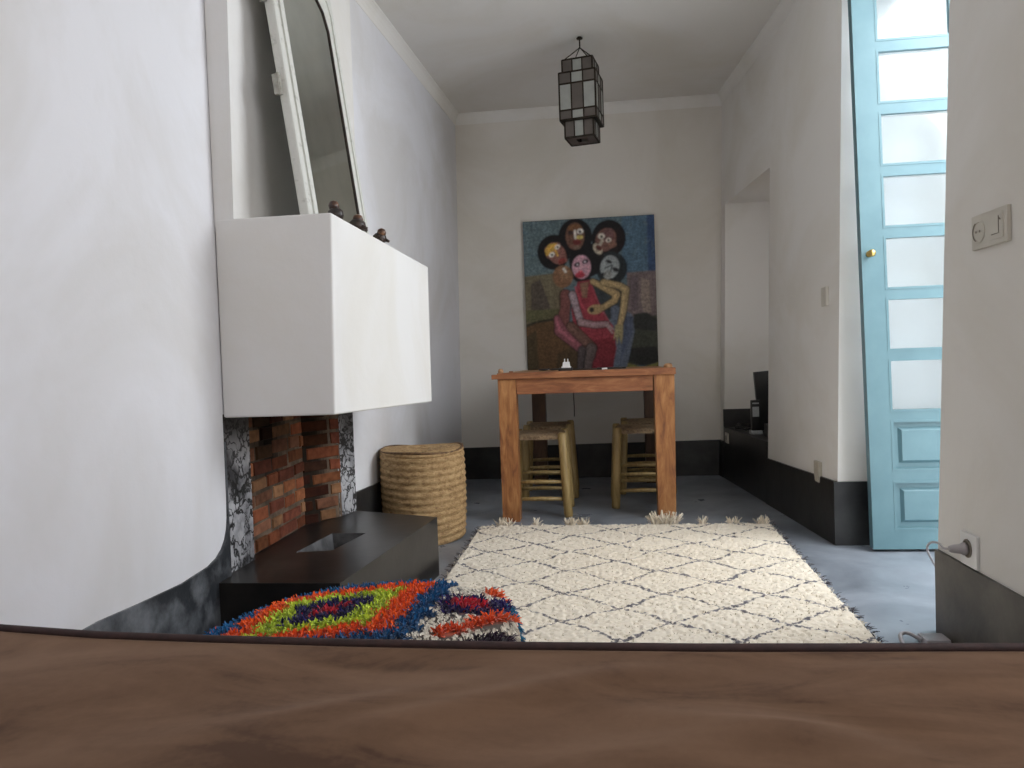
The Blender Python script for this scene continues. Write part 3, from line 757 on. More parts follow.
# faces
poly([(152, 180), (180, 158), (214, 158), (236, 190), (250, 235), (215, 250), (190, 236), (160, 220)], (130, 84, 74)); ell(205, 205, 36, 44, (136, 86, 76), -30)
poly([(152, 190), (170, 165), (205, 160), (196, 184), (176, 208), (158, 214)], (206, 160, 44)); ell(182, 208, 13, 10, (232, 226, 216), -30); ell(183, 209, 5, 5, (30, 24, 28)); ell(206, 176, 13, 9, (226, 214, 202), -30); ell(207, 177, 5, 4, (30, 24, 28)); stroke([(197, 190), (207, 212)], 9, (214, 162, 52)); ell(225, 234, 17, 12, (142, 54, 48), -20)
ell(282, 132, 40, 56, (112, 76, 60)); ell(282, 98, 30, 16, (124, 82, 48)); ell(263, 118, 12, 9, (60, 44, 44)); ell(304, 112, 14, 11, (216, 212, 204)); ell(303, 113, 6, 6, (60, 50, 54)); stroke([(282, 110), (284, 140)], 10, (218, 212, 202)); ell(302, 136, 15, 8, (196, 176, 84)); ell(290, 156, 18, 12, (116, 42, 40)); ell(290, 178, 16, 8, (124, 98, 80))
ell(412, 146, 42, 50, (120, 80, 70), 35); ell(378, 184, 26, 16, (188, 176, 152), 55); ell(420, 128, 26, 30, (112, 76, 74), 30); ell(394, 132, 15, 12, (214, 208, 194)); ell(395, 134, 6, 6, (40, 34, 34)); ell(424, 148, 12, 10, (214, 204, 190)); ell(424, 149, 5, 5, (40, 34, 34)); stroke([(398, 150), (384, 172)], 13, (176, 164, 146)); ell(382, 180, 15, 10, (92, 44, 40), 40); ell(440, 165, 18, 14, (136, 94, 76), 0, .7)
ell(308, 258, 40, 49, (198, 148, 164)); ell(290, 248, 14, 9, (44, 34, 46), -20); ell(324, 236, 15, 9, (44, 34, 46), -15); ell(291, 249, 4, 4, (210, 200, 206)); ell(323, 237, 4, 4, (210, 200, 206)); stroke([(306, 240), (304, 276)], 8, (214, 166, 178)); ell(304, 278, 11, 7, (204, 90, 104)); ell(302, 291, 21, 12, (176, 40, 62)); 
ell(428, 258, 40, 48, (146, 154, 156), 15); ell(425, 236, 14, 7, (36, 38, 42), 25); ell(452, 268, 14, 9, (36, 38, 42), 25); stroke([(440, 250), (424, 290)], 5, (40, 42, 46)); stroke([(408, 262), (436, 250)], 5, (54, 58, 62)); ell(402, 288, 11, 8, (36, 36, 40)); ell(418, 290, 16, 20, (150, 152, 146), 0, .6)
stroke([(232, 266), (240, 278)], 10, (222, 216, 206))
def smooth_noise(n_, m_):
    q = rng.random((n_, m_)); iy = np.linspace(0, n_ - 1.001, img.shape[0]); ix = np.linspace(0, m_ - 1.001, img.shape[1])
    y0 = iy.astype(int)[:, None]; x0 = ix.astype(int)[None]; fy = (iy - iy.astype(int))[:, None]; fx = (ix - ix.astype(int))[None]
    return (q[y0, x0] * (1 - fx) + q[y0, x0 + 1] * fx) * (1 - fy) + (q[y0 + 1, x0] * (1 - fx) + q[y0 + 1, x0 + 1] * fx) * fy
brush = smooth_noise(90, 26) * .5 + smooth_noise(30, 60) * .5
for k in range(2):
    for ax_ in (0, 1): img = (np.roll(img, 2, ax_) + img * 2 + np.roll(img, -2, ax_)) / 4
lum = img.mean(axis=2, keepdims=True)
img = (img * .85 + lum * .15) * (.72 + .62 * brush[..., None]) * 1.32 + .006
img = np.clip(img, .003, 1).reshape(NYP, SUP, NX, SUP, 3).mean(axis=(1, 3))
gy, gx = np.mgrid[0:NYP, 0:NX]
xs = (gx + .5) / NX; ys = 1 - (gy + .5) / NYP
PW, PH = PXR - PXL, PZT - PZB
pt = thing('canvas_painting', 'unframed painting of five dark-haired figures, one in a red dress, on the back wall', 'painting', (PXL, BACKY - .03, PZB))
V = np.stack([xs.ravel() * PW, np.zeros(xs.size), ys.ravel() * PH], 1)
V[:, 0] = (V[:, 0] - PW / 2) * (NX / (NX - 1)) + PW / 2; V[:, 2] = (V[:, 2] - PH / 2) * (NYP / (NYP - 1)) + PH / 2
idx = np.arange(NX * NYP).reshape(NYP, NX)
F = np.stack([idx[1:, :-1], idx[1:, 1:], idx[:-1, 1:], idx[:-1, :-1]], -1).reshape(-1, 4)
np_mesh('painted_surface', V, F, img.reshape(-1, 3), M['paint'], pt)
MB().box(-.001, PW + .001, .0006, .028, -.001, PH + .001).build('canvas_stretcher', M['canvas_edge'], pt)

# ------------------------------------------------------------------ lantern
LX, LY = -.052, 4.10
ln = thing('glass_lantern', 'stepped square hanging lantern of frosted and dark glass panes in black metal', 'lantern', (LX, LY, 2.022))
ln.rotation_euler = (0, 0, math.radians(-11.5))
def tier(h, z0, z1, zrows, cols_w, pattern, sides=True):
    fm = MB(); r = .0042
    us = [-h] + cols_w + [h]
    for sx in (-1, 1):
        for sy in (-1, 1): fm.box(sx * h - r, sx * h + r, sy * h - r, sy * h + r, z0, z1)
    for zz in [z0] + zrows + [z1]:
        for s_ in (-1, 1):
            fm.box(-h, h, s_ * h - r, s_ * h + r, zz - r, zz + r); fm.box(s_ * h - r, s_ * h + r, -h, h, zz - r, zz + r)
    for u in cols_w:
        for s_ in (-1, 1):
            fm.box(u - r * .8, u + r * .8, s_ * h - r * .9, s_ * h + r * .9, z0, z1); fm.box(s_ * h - r * .9, s_ * h + r * .9, u - r * .8, u + r * .8, z0, z1)
    zz = [z0] + zrows + [z1]
    for f in range(4):
        rm = Matrix.Rotation(f * math.pi / 2, 4, 'Z')
        for i in range(len(zz) - 1):
            for j in range(3):
                lt_ = pattern[i][j]
                MB().box(us[j], us[j + 1], -h - .0012, -h + .0012, zz[i], zz[i + 1], rm).build('glass_pane', M['pane_light' if lt_ else 'pane_dark'], ln)
    return fm
fm = tier(.078, 0, .090, [], [-.026, .026], [[0, 1, 0]])
f2 = tier(.098, .090, .340, [.140, .280], [-.032, .032], [[0, 1, 0], [1, 0, 1], [0, 1, 0]])
f3 = tier(.082, .340, .412, [], [-.027, .027], [[0, 1, 0]])
for q in (f2, f3): fm.add(q.v, q.f)
# sloping shoulders, bottom plate with square hole
for h in (.098,):
    for zz in (.088, .342):
        for s_ in (-1, 1): fm.box(-h, h, s_ * (h - .012) - .012, s_ * (h - .012) + .012, zz - .002, zz + .002); fm.box(s_ * (h - .012) - .012, s_ * (h - .012) + .012, -h, h, zz - .002, zz + .002)
fm.build('frame', M['metal'], ln)
for s_ in (-1, 1):
    MB().box(-.078, .078, min(s_ * .03, s_ * .078), max(s_ * .03, s_ * .078), -.001, .001).build('bottom_pane', M['pane_dark'], ln)
    MB().box(min(s_ * .03, s_ * .078), max(s_ * .03, s_ * .078), -.03, .03, -.001, .001).build('bottom_pane', M['pane_dark'], ln)
m = MB()
for sx in (-1, 1):
    for sy in (-1, 1): m.tube([(sx * .078, sy * .078, .412), (sx * .03, sy * .03, .465), (0, 0, .500)], .0028, 6)
m.tube([(0, 0, .495), (0, 0, .558)], .004, 8); m.build('suspension_wire', M['metal'], ln)
MB().lathe([(.016, .545), (.018, .550), (.012, .556), (.005, .557)], n=16).build('ceiling_hook', M['metal'], ln, True)

# ------------------------------------------------------------------ wall plates, sockets and cable
def lean_plate(mb_fn): pass
# double plate on the near right wall
sw = thing('wall_switch', 'off-white double plate with socket and switch high on the near right wall', 'switch', (.95, 1.915, 1.103))
MB().cbox(-.010, 0, -.082, .082, -.042, .042, .003).build('plate', M['white_pl'], sw)
r1 = MB().cbox(-.013, -.009, -.068, -.006, -.030, .030, .002).build('switch_rocker', M['white_pl'], sw)
m = MB(); m.tube([(-.0135, -.052, .022), (-.0135, -.052, -.018), (-.0135, -.020, -.018)], .0012, 6); m.tube([(-.0135, -.052, .018), (-.0135, -.060, .012)], .0016, 6); m.build('symbol', M['symbol'], r1)
r2 = MB().lathe([(.028, 0), (.028, .002), (.024, .003), (.022, .001), (.002, .001)], (-.010, .044, 0), 28, Matrix.Rotation(math.radians(-90), 3, 'Y')).build('socket_face', M['white_pl'], sw)
m = MB(); m.tube([(-.0135, .044 + .024 * math.cos(a), .024 * math.sin(a)) for a in np.linspace(-1.1, 1.1, 12)], .0014, 6)
for dy in (-.009, .009): m.lathe([(.001, 0), (.003, 0), (.003, .001), (.001, .001)], (-.0128, .044 + dy, 0), 10, Matrix.Rotation(math.radians(-90), 3, 'Y'))
m.build('symbol', M['symbol'], r2)
# low socket with plug
so = thing('wall_socket', 'white socket plate just above the dark skirting on the near right wall', 'socket', (.95, 2.045, .292))
MB().cbox(-.009, 0, -.043, .043, -.045, .042, .003).build('plate', M['white_paper'], so)
MB().lathe([(.024, 0), (.024, .002), (.021, .002), (.019, -.002), (.001, -.002)], (-.0095, .002, .002), 24, Matrix.Rotation(math.radians(-90), 3, 'Y')).build('socket_well', M['symbol'], so)
cp = thing('plugged_cable', 'pale grey plug in the near wall socket with its cable dropping to the floor', 'cable', (.938, 2.05, .292))
MB().lathe([(.016, 0), (.017, .006), (.013, .012), (.011, .030), (.008, .040), (.004, .042)], (-.001, 0, 0), 18, Matrix.Rotation(math.radians(-90), 3, 'Y')).build('plug', M['grey_pl'], cp, True)
def sm(pts, n=10):
    P_ = [Vector(p) for p in pts]; P_ = [P_[0] * 2 - P_[1]] + P_ + [P_[-1] * 2 - P_[-2]]; out = []
    for i in range(1, len(P_) - 2):
        for k in range(n):
            t_ = k / n; a, b, c, d = P_[i - 1:i + 3]
            out.append(.5 * ((2 * b) + (c - a) * t_ + (2 * a - 5 * b + 4 * c - d) * t_ ** 2 + (3 * b - a - 3 * c + d) * t_ ** 3))
    return out + [P_[-2]]
cab = [(.897, 2.05, .292), (.895, 2.08, .287), (.915, 2.15, .282), (.927, 2.235, .262), (.940, 2.285, .225), (.985, 2.32, .15), (1.02, 2.35, .07), (1.015, 2.34, .012), (.975, 2.28, .006)]
MB().tube(sm([Vector(p) - Vector((.938, 2.05, .292)) for p in cab]), .0032, 8).build('cable', M['grey_pl'], cp, True)
wc = MB().tube(sm([(1.005, 2.30, .10), (.99, 2.29, .05), (.975, 2.275, .015), (.985, 2.295, .006)]), .0022, 6).build('thin_white_wire', M['white_paper'], None, True, (.93, 2.2, 0))
tag(wc, 'thin white wire running diagonally to the floor at the near wall corner', 'wire')
ps = thing('charger_block', 'pale grey charger with curved lead on the floor by the near wall corner', 'charger', (.885, 2.150, 0))
MB().cbox(-.02, .045, -.03, .03, 0, .022, .006).build('charger_body', M['grey_pl'], ps)
MB().tube(sm([(-.02, 0, .012), (-.05, .02, .024), (-.075, .005, .022), (-.085, -.05, .008)]), .0055, 8).build('lead', M['grey_pl'], ps, True)
# plates on the far right wall
y = 3.40; s2 = MB().cbox(rx(y, 1.05) - .010, rx(y, 1.05) + .004, y - .036, y + .036, 1.022, 1.104, .003).build('light_switch', M['white_pl'], None, False, (rx(y, 1.05), y, 1.06))
tag(s2, 'small beige light switch on the right wall between niche and blue door', 'switch')
y = 3.46; s3 = MB().cbox(rx(y, .28) - .013, rx(y, .28) + .004, y - .036, y + .036, .238, .330, .004).build('outlet_cover', M['cream'], None, False, (rx(y, .28), y, .28))
tag(s3, 'beige outlet cover straddling the dark skirting left of the blue door', 'socket')
y = 4.99; s4 = thing('bench_socket', 'small pale socket on the dark bench front in the niche', 'socket', (rx(y, .28) - .006, y, .275))
MB().cbox(-.010, 0, -.050, .050, -.030, .036, .002).build('plate', M['white_pl'], s4)
MB().lathe([(.017, 0), (.017, .002), (.013, .002), (.002, .001)], (-.0105, 0, .003), 20, Matrix.Rotation(math.radians(-90), 3, 'Y')).build('socket_face', M['symbol'], s4)
# devices on the niche bench
BZ = .3405
dv = thing('cordless_phone', 'upright black cordless phone with grey screen standing on the niche bench', 'phone', (.925, 4.60, BZ))
MB().cbox(-.034, .034, -.035, .035, 0, .022, .006).build('charging_base', M['label'], dv)
hb = MB().cbox(-.027, .027, -.014, .014, .016, .205, .006).build('handset', M['black_pl'], dv)
MB().cbox(-.019, .019, -.0152, -.0138, .105, .165, .001).build('screen', M['label'], hb)
MB().cbox(-.019, .019, -.0152, -.0138, .182, .190, .0006).build('speaker_slot', M['label'], hb)
dk = thing('black_speaker', 'tall thin black panel leaning behind the phone in the niche', 'speaker', (1.0, 4.70, BZ))
dk.rotation_euler = (0, math.radians(-4), 0)
MB().cbox(-.035, .055, -.015, .015, 0, .375, .004).build('panel', M['black_pl'], dk)
MB().cbox(-.05, .07, -.04, .04, 0, .012, .003).build('foot', M['black_pl'], dk)
dm = thing('modem_box', 'low black box on the niche bench beside the wall edge', 'box', (.965, 4.40, BZ))
MB().cbox(-.02, .10, -.07, .07, 0, .075, .005).build('case', M['black_pl'], dm)
cc = MB()
for k in range(3):
    cc.tube([(.905 + .055 * math.cos(a) + .01 * k, 4.86 + .07 * math.sin(a), BZ + .006 + .012 * k + .01 * abs(math.sin(a * 2 + k))) for a in np.linspace(0, 6.0, 24)], .005, 6)
cc = cc.build('coiled_cable', M['black_pl'], None, True, (.905, 4.86, BZ))
tag(cc, 'coiled dark cable lying on the niche bench left of the phone', 'cable')

# ------------------------------------------------------------------ wool tufts
def blades(P, D, L, W, C, bend=None):
    """P base points, D unit directions, L lengths, W widths, C colours -> tapered bent strips (two quads each)."""
    n = len(P)
    a = np.cross(D, np.array([0, 0, 1.0])); nl = np.linalg.norm(a, axis=1)
    rnd = rng.normal(size=(n, 3)); a[nl < .2] = np.cross(D, rnd)[nl < .2]
    a = np.cross(D, rnd) * .6 + a; a /= np.linalg.norm(a, axis=1)[:, None] + 1e-9
    mid = P + D * (L * .55)[:, None]; D2 = D.copy(); D2[:, 2] -= .45; D2 /= np.linalg.norm(D2, axis=1)[:, None]
    tip = mid + D2 * (L * .45)[:, None]
    h = a * (W / 2)[:, None]
    V = np.stack([P - h, P + h, mid - h * 1.1, mid + h * 1.1, tip - h * .55, tip + h * .55], 1).reshape(-1, 3)
    b = np.arange(n)[:, None] * 6
    F = np.concatenate([b + np.array([[0, 1, 3, 2]]), b + np.array([[2, 3, 5, 4]])], 1).reshape(-1, 4)
    Cc = np.repeat(C, 6, axis=0).reshape(n, 6, 3) * np.array([.85, .85, .97, .97, 1.04, 1.04])[None, :, None]
    return V, F, Cc.reshape(-1, 3)

# cream rug
rg = thing('beni_rug', 'shaggy cream wool rug with thin dark diamond lattice on the floor', 'rug', (.09, 2.6, 0))
rg.name = 'shaggy_rug'
RXL0, RXR0, RY0, RY1 = -.600, .765, 1.35, 3.575
def redge(y): 
    k = (y - 2.1) / 1.475
    return -.600 - .010 * k, .742 + .036 * k
c0, c1 = redge(RY0), redge(RY1); ox, oy = .09, 2.6
MB().hexa([(c0[0] - ox, RY0 - oy, .001), (c0[1] - ox, RY0 - oy, .001), (c1[1] - ox, RY1 - oy, .001), (c1[0] - ox, RY1 - oy, .001)], [(c0[0] - ox, RY0 - oy, .012), (c0[1] - ox, RY0 - oy, .012), (c1[1] - ox, RY1 - oy, .012), (c1[0] - ox, RY1 - oy, .012)]).build('backing', M['rug_base'], rg)
def rug_col(x, y, e0, e1, jit):
    n = len(x)
    wx = x + .010 * np.sin(y * 21) + .006 * np.sin(x * 37 + 1) + rng.normal(0, jit, n); wy = y + .010 * np.sin(x * 17) + .006 * np.sin(y * 43) + rng.normal(0, jit, n)
    a_ = (wx - .035) / .335; b_ = (wy - 2.365) / .275
    d1 = np.abs((a_ + b_) - np.round(a_ + b_)); d2 = np.abs((a_ - b_) - np.round(a_ - b_))
    dist = np.minimum(d1, d2) * .21
    gap = np.sin(x * 150 + y * 110) * np.sin(y * 170 - x * 80)
    line = (dist < .0060 + .0026 * np.sin(x * 60) * np.sin(y * 52)) & (gap > -.40)
    edge = (((e1 - x) < .010) | ((x - e0) < .010)) & (np.sin(y * 75) + .6 * np.sin(y * 41) > -.3)
    warm = (.5 + .5 * np.sin(x * 3.1 + 1) * np.sin(y * 2.7))[:, None]
    C = np.array([[.71, .64, .535]]) * rng.normal(1, .035, n)[:, None] * (1 - .10 * warm * np.array([[.3, .6, 1.0]]))
    dk = line | edge
    C[dk] = np.array([[.085, .078, .088]]) * rng.uniform(.5, 2.0, (dk.sum(), 1))
    return C, dk, edge
gx_, gy_ = 330, 560
ty_, tx_ = np.mgrid[0:gy_, 0:gx_]
y = (RY0 + (RY1 - RY0) * ty_ / (gy_ - 1)).ravel(); e0 = -.600 - .010 * (y - 2.1) / 1.475; e1 = .742 + .036 * (y - 2.1) / 1.475
x = e0 + (e1 - e0) * tx_.ravel() / (gx_ - 1)
C, dk_, edge = rug_col(x, y, e0, e1, .0012)
hgt = rng.random((gy_ // 3 + 2, gx_ // 3 + 2)).repeat(3, 0).repeat(3, 1)[:gy_, :gx_]
hgt = (hgt + np.roll(hgt, 1, 0) + np.roll(hgt, 1, 1) + np.roll(np.roll(hgt, 1, 0), 1, 1)) / 4 * .8 + .2 * rng.random((gy_, gx_))
fal = np.minimum(np.minimum(tx_, gx_ - 1 - tx_), gy_ - 1 - ty_) / 3.0
zz = .012 + (.011 + .009 * hgt) * np.clip(fal, 0, 1)
V = np.stack([x - ox + rng.normal(0, .0008, x.size), y - oy + rng.normal(0, .0008, x.size), zz.ravel()], 1)
idx = np.arange(gx_ * gy_).reshape(gy_, gx_)
F = np.stack([idx[:-1, :-1], idx[:-1, 1:], idx[1:, 1:], idx[1:, :-1]], -1).reshape(-1, 4)
pile = np_mesh('pile', V, F, C, M['wool'], rg)
pile.data.polygons.foreach_set('use_smooth', [True] * len(F))
N = 60000
y = RY0 + (RY1 - RY0) * rng.random(N); e0 = -.600 - .010 * (y - 2.1) / 1.475; e1 = .742 + .036 * (y - 2.1) / 1.475
x = e0 + (e1 - e0) * rng.random(N)
C, dk_, edge = rug_col(x, y, e0, e1, .002)
D = np.stack([rng.normal(0, .5, N), rng.normal(-.2, .5, N), np.full(N, .42)], 1)
D[edge, 0] += np.where(x[edge] > 0, .5, -.5); D /= np.linalg.norm(D, axis=1)[:, None]
L = rng.uniform(.008, .014, N); L[edge] = .022
P = np.stack([x - ox, y - oy, np.full(N, .021)], 1)
V, F, Cc = blades(P, D, L, rng.uniform(.0022, .0036, N), C)
np_mesh('loose_wool', V, F, Cc, M['wool'], rg)
# fringe at the far end, a few locks standing up against the table legs
n = 1500
x = rng.uniform(-.60, .775, n); lock = np.round(x / .022) * .022
x = lock + rng.normal(0, .004, n)
tall = (np.abs(lock - .285) < .05) | (np.abs(lock + .10) < .02) | (np.abs(lock + .17) < .02) | (np.abs(lock + .48) < .03) | (np.abs(lock + .33) < .012) | (np.abs(lock - .60) < .02) | (np.abs(lock - .47) < .012) | (np.abs(lock - .74) < .02) 
ht = np.where(np.abs(lock - .285) < .05, .075, np.where(tall, .050, .030)) * rng.uniform(.6, 1.15, n)
D = np.stack([rng.normal(0, .35, n) + (lock - .285) * 6 * (np.abs(lock - .285) < .05), np.where(tall, .1, .8) + rng.normal(0, .2, n), np.where(tall, 1.0, .35)], 1); D /= np.linalg.norm(D, axis=1)[:, None]
P = np.stack([x - ox, np.full(n, RY1 - oy - .012), np.full(n, .012)], 1)
V, F, Cc = blades(P, D, ht, rng.uniform(.004, .008, n), np.array([[.74, .66, .54]]) * rng.normal(1, .1, (n, 1)))
np_mesh('fringe', V, F, Cc, M['wool'], rg)

# colourful pouf
pf = thing('shag_pouf', 'multicoloured shaggy wool pouf with orange, lime and blue diamonds in front of the bed', 'pouf', (-.5, 1.40, 0))
px0, py0 = -.5, 1.40
out = [(-.192, 1.30), (-.196, 1.45), (-.208, 1.60), (-.248, 1.715), (-.32, 1.765), (-.43, 1.782), (-.55, 1.772), (-.63, 1.740), (-.72, 1.66), (-.79, 1.53), (-.825, 1.39), (-.835, 1.28), (-.81, 1.14), (-.72, 1.04), (-.6, 1.0), (-.45, .985), (-.3, 1.0), (-.21, 1.08), (-.18, 1.18)]
oc = np.array([(a - px0, b - py0) for a, b in out]); oth = np.arctan2(oc[:, 1], oc[:, 0]); orr = np.hypot(oc[:, 0], oc[:, 1])
od = np.argsort(oth); oth = np.concatenate([[oth[od][-1] - 2 * np.pi], oth[od], [oth[od][0] + 2 * np.pi]]); orr = np.concatenate([[orr[od][-1]], orr[od], [orr[od][0]]])
def rad(th): return np.interp(th, oth, orr)
PZ = .285
def surf(th, s):   # s 0..1 top, 1..2 side
    R0 = rad(th); top_ = s <= 1
    q = np.clip(s, 0, 1); r = R0 * q * .985
    zt_ = PZ + .022 * (1 - q ** 2) - .010 * np.clip((q - .8) / .2, 0, 1) ** 2
    w = np.clip(s - 1, 0, 1)
    r = np.where(top_, r, R0 * (.985 + .06 * np.sin(np.pi * w)))
    zz = np.where(top_, zt_, (PZ - .010) * (1 - w) + .032 * w)
    return np.stack([r * np.cos(th), r * np.sin(th), zz], -1)
ths = np.linspace(-np.pi, np.pi, 65)[:-1]; ss = np.concatenate([np.linspace(.02, 1, 12), np.linspace(1.08, 2, 9)])
G = np.array([surf(ths, np.full(64, s_)) for s_ in ss])
m = MB(); k = 64
m.add([tuple(v) for v in G.reshape(-1, 3)], [(i * k + j, i * k + (j + 1) % k, (i + 1) * k + (j + 1) % k, (i + 1) * k + j) for i in range(len(ss) - 1) for j in range(k)] + [tuple(range(k)), tuple(range((len(ss) - 1) * k, len(ss) * k))])
cush = m
def pouf_col(X, Y):
    X = X + rng.normal(0, .004, X.shape); Y = Y + rng.normal(0, .004, Y.shape)
    dx, dy = X + .585, Y - 1.497
    p = dx * .57 + dy * .82; q = dx * .82 - dy * .57
    stp = .022
    p = np.round(p / stp) * stp; q = np.round(q / stp) * stp
    dd = np.abs(p) / 1.5 + np.abs(q)
    C = np.zeros((len(X), 3)); C[:] = (.74, .68, .58)
    C[dd < .250] = (.015, .12, .30); C[dd < .205] = (.88, .130, .018); C[dd < .138] = (.58, .70, .07); C[dd < .088] = (.025, .02, .115); C[dd < .035] = (.62, .03, .055)
    e = np.hypot((X + .30) / 1.25, Y - 1.565)
    C[e < .054] = (.03, .02, .13); C[e < .034] = (.66, .03, .06)
    sx, sy = .11, .145; tt = ((X + .325) * sx + (Y - 1.385) * sy) / (sx * sx + sy * sy); ds = np.hypot(X + .325 - np.clip(tt, 0, 1) * sx, Y - 1.385 - np.clip(tt, 0, 1) * sy)
    C[ds < .014] = (.82, .12, .03)
    C[np.hypot(X + .232, Y - 1.60) < .030] = (.03, .02, .14)
    C[np.hypot(X + .262, Y - 1.69) < .022] = (.85, .13, .03)
    C[np.hypot(X + .200, Y - 1.58) < .020] = (.02, .16, .30)
    pu = (X > -.262 + (Y - 1.36) * .62) & (Y < 1.50); C[pu] = (.030, .012, .035)
    C[(dd > .262) & (X < -.68) & (np.sin(Y * 60 + X * 20) > .3)] = (.80, .12, .04)
    far = Y < 1.22
    C[far & ((np.floor(X / .09) + np.floor(Y / .07)) % 3 == 0)] = (.015, .10, .26); C[far & ((np.floor(X / .09) + np.floor(Y / .07)) % 3 == 1)] = (.8, .09, .02)
    return C
cv = np.array(cush.v); cc_ = pouf_col(cv[:, 0] + px0, cv[:, 1] + py0) * .5
cc_[(cc_[:, 0] > .3) & (cc_[:, 2] > .2)] = (.06, .045, .035)
cush.c = [tuple(c) for c in cc_]
cush.build('cushion', M['tuft'], pf, True)
# knots in rows; each knot is a bundle of strands
kn_th, kn_s = [], []
gx_ = np.arange(-.37, .37, .0135); gy_ = np.arange(-.44, .40, .0135)
A, B = np.meshgrid(gx_, gy_); A = A.ravel() + rng.normal(0, .002, A.size); B = B.ravel() + rng.normal(0, .002, B.size)
th = np.arctan2(B, A); rr = np.hypot(A, B) / rad(th)
th_t = th[rr < 1]; s_t = rr[rr < 1]
sd_th, sd_s = np.meshgrid(np.linspace(-np.pi, np.pi, 170), np.arange(1.04, 2.0, .055)); 
TH = np.concatenate([th_t, sd_th.ravel()]); SS = np.concatenate([s_t, sd_s.ravel()])
PB = surf(TH, SS)
wX = PB[:, 0] + px0; wY = PB[:, 1] + py0
KC = pouf_col(wX, wY)
outw = np.stack([np.cos(TH), np.sin(TH), np.zeros(len(TH))], 1)
side = np.clip((SS - .85) / .3, 0, 1)[:, None]
nrm = np.array([[0, 0, 1.0]]) * (1 - side) + outw * side
lay = np.array([[.28, -.86, 0.0]]) * (1 - side) + np.array([[0, 0, -.8]]) * side
pale = (KC[:, 0] > .7) & (KC[:, 2] > .4)
ribgap = pale & (SS < 1.2) & (((wX + .3 * wY) % .018) < .0052)
keep = ~ribgap
PB, KC, outw, side, nrm, lay, pale = PB[keep], KC[keep], outw[keep], side[keep], nrm[keep], lay[keep], pale[keep]
nst = 12
P = np.repeat(PB, nst, 0); n = len(P)
k_ = np.repeat(pale, nst)
D = np.repeat(nrm, nst, 0) * np.where(k_, .28, .75)[:, None] + np.repeat(lay, nst, 0) * np.where(k_, 1.0, .55)[:, None] + rng.normal(0, 1, (n, 3)) * np.where(k_, .08, .30)[:, None]
D /= np.linalg.norm(D, axis=1)[:, None]
P = P + rng.normal(0, 1, (n, 3)) * np.array([[.0028, .0028, .001]])
L = rng.uniform(.013, .020, n)
V, F, Cc = blades(P, D, L, rng.uniform(.003, .0048, n), np.repeat(KC, nst, 0) * rng.normal(1, .09, (n, 1)))
np_mesh('wool_tufts', V, F, np.clip(Cc, 0, 1), M['tuft'], pf)

# ------------------------------------------------------------------ bed in the foreground
bd = thing('daybed', 'bed with brown velvet cover and dark piped edge filling the foreground', 'bed', (-.05, -.3, 0))
bx_, by_ = -.05, -.3
EX = np.array([-1.06, -.95, -.78, -.63, -.49, -.30, -.11, .10, .31, .44, .93]); EY = np.array([.915, .89, .864, .843, .834, .826, .822, .822, .828, .832, .845])
def ey(x): return np.interp(x, EX, EY)
xs = np.linspace(-1.06, .925, 150); ts = np.concatenate([np.linspace(0, .92, 90), np.linspace(.925, 1, 22)])
def wrinkle(x, y):
    z = .004 * np.sin(x * 5 + y * 3) * np.sin(y * 4 + 1) + .003 * np.sin((x * .8 - y * 1.5) * 14 + 2 * np.sin(x * 3)) * np.exp(-((y - .75) / .3) ** 2)
    for (cx_, cy_, ang, ln_, am) in ((-.10, .70, .5, .16, .007), (.14, .64, -.35, .14, .007), (.22, .66, -.5, .10, -.006), (-.28, .66, .45, .14, .005), (.02, .60, .3, .16, .006), (.05, .76, .2, .08, .003), (.30, .76, -.15, .08, .003)):
        u = (x - cx_) * math.cos(ang) + (y - cy_) * math.sin(ang); v = -(x - cx_) * math.sin(ang) + (y - cy_) * math.cos(ang)
        z = z + am * np.exp(-(u / ln_) ** 2 - (v / .022) ** 2)
    return z
vs = []
for x in xs:
    Y1 = float(ey(x))
    for t_ in ts:
        y = -1.45 + (Y1 + 1.45) * t_
        fade = min(1, (Y1 - y) / .05)
        vs.append((x - bx_, y - by_, .497 + float(wrinkle(x, y)) * fade - .0 * fade))
nx, ny = len(xs), len(ts)
fs = [(i * ny + j, (i + 1) * ny + j, (i + 1) * ny + j + 1, i * ny + j + 1) for i in range(nx - 1) for j in range(ny - 1)]
o = len(vs)
for i, x in enumerate(xs):      # boxing down the front
    Y1 = float(ey(x)); vs += [(x - bx_, Y1 - by_ + .006, .46), (x - bx_, Y1 - by_ + .004, .40), (x - bx_, Y1 - by_ - .004, .30)]
for i in range(nx - 1):
    a, b = i * ny + ny - 1, (i + 1) * ny + ny - 1; q = o + i * 3; w = o + (i + 1) * 3
    fs += [(a, b, w, q), (q, w, w + 1, q + 1), (q + 1, w + 1, w + 2, q + 2)]
mt = MB().add(vs, fs).build('mattress_cover', M['velvet'], bd, True)
MB().tube([(x - bx_, float(ey(x)) - by_ + .002, .4985) for x in xs], .0055, 12).build('piping', M['piping'], bd, True)
MB().cbox(-1.02 - bx_, .90 - bx_, -1.42 - by_, .79 - by_, .10, .30, .01).build('bed_base', M['bedwood'], bd)
for sx in (-.95, .83):
    for sy in (-1.35, .72): MB().cbox(sx - .035 - bx_, sx + .035 - bx_, sy - .035 - by_, sy + .035 - by_, 0, .10, .004).build('leg', M['bedwood'], bd)

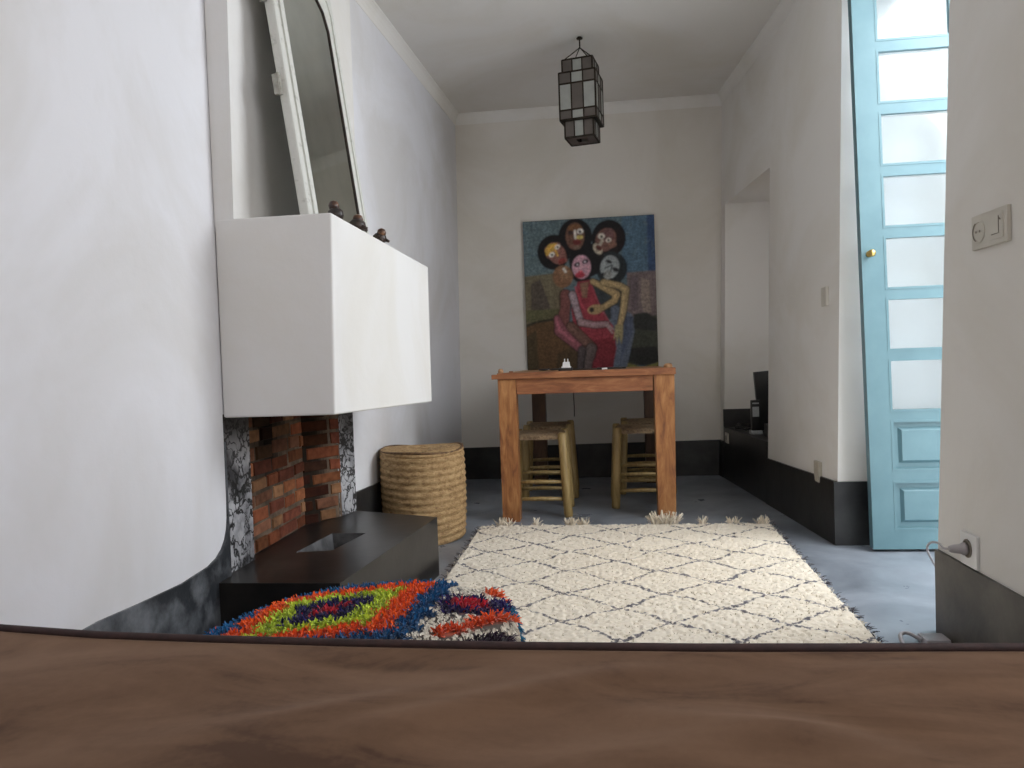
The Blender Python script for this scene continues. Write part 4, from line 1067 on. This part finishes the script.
# ------------------------------------------------------------------ light
w = bpy.data.worlds.new('World'); S.world = w; w.use_nodes = True
nt = w.node_tree; bg = nt.nodes['Background']
sky = nt.nodes.new('ShaderNodeTexSky'); sky.sky_type = 'HOSEK_WILKIE'; sky.sun_direction = (.3, -.5, .8); sky.turbidity = 8
mx = nt.nodes.new('ShaderNodeMix'); mx.data_type = 'RGBA'; mx.inputs[0].default_value = .75; mx.inputs[7].default_value = (.93, .97, 1.0, 1)
nt.links.new(sky.outputs[0], mx.inputs[6]); nt.links.new(mx.outputs[2], bg.inputs[0])
bg.inputs[1].default_value = 4.9
def area(name, loc, rot, sx, sy, e, col=(1, 1, 1)):
    l = bpy.data.lights.new(name, 'AREA'); l.shape = 'RECTANGLE'; l.size = sx; l.size_y = sy; l.energy = e; l.color = col
    o = bpy.data.objects.new(name, l); COL.objects.link(o); o.location = loc; o.rotation_euler = rot; return o
area('doorway_daylight', (1.95, 2.62, 2.05), (0, math.radians(44), 0), 1.3, 1.5, 54, (.92, .955, 1.0))
area('side_window_light', (.925, .75, 1.55), (0, math.radians(90), 0), 1.2, 1.1, 16, (.96, .97, 1.0))
area('niche_fill_light', (1.18, 4.23, 1.15), (math.radians(90), 0, 0), .2, .9, .9, (1.0, .97, .95))  # added fill lamp, hidden behind the near edge, brightens the niche's far face
area('rear_fill_light', (.2, REAR + .1, 1.7), (math.radians(78), 0, 0), 1.4, 1.2, 9, (1.0, .92, .84))  # added warm fill from behind the camera; the rear wall has no window

# ------------------------------------------------------------------ camera
F_PX = 740.0
yaw = math.atan(88 / F_PX); pitch = -math.atan(21 / F_PX); roll = .035
f = Vector((-math.sin(yaw) * math.cos(pitch), math.cos(yaw) * math.cos(pitch), math.sin(pitch)))
r = Vector((math.cos(yaw), math.sin(yaw), 0)); u = r.cross(f)
r2 = r * math.cos(roll) - u * math.sin(roll); u2 = r * math.sin(roll) + u * math.cos(roll)
cd = bpy.data.cameras.new('Camera'); cam = bpy.data.objects.new('Camera', cd); COL.objects.link(cam)
cd.sensor_width = 36; cd.lens = F_PX / 1024 * 36; cd.clip_start = .02
mw = Matrix((( r2.x, u2.x, -f.x, 0), (r2.y, u2.y, -f.y, 0), (r2.z, u2.z, -f.z, .82), (0, 0, 0, 1)))
cam.matrix_world = mw
S.camera = cam
S.view_settings.view_transform = 'Standard'
S.view_settings.exposure = -.1
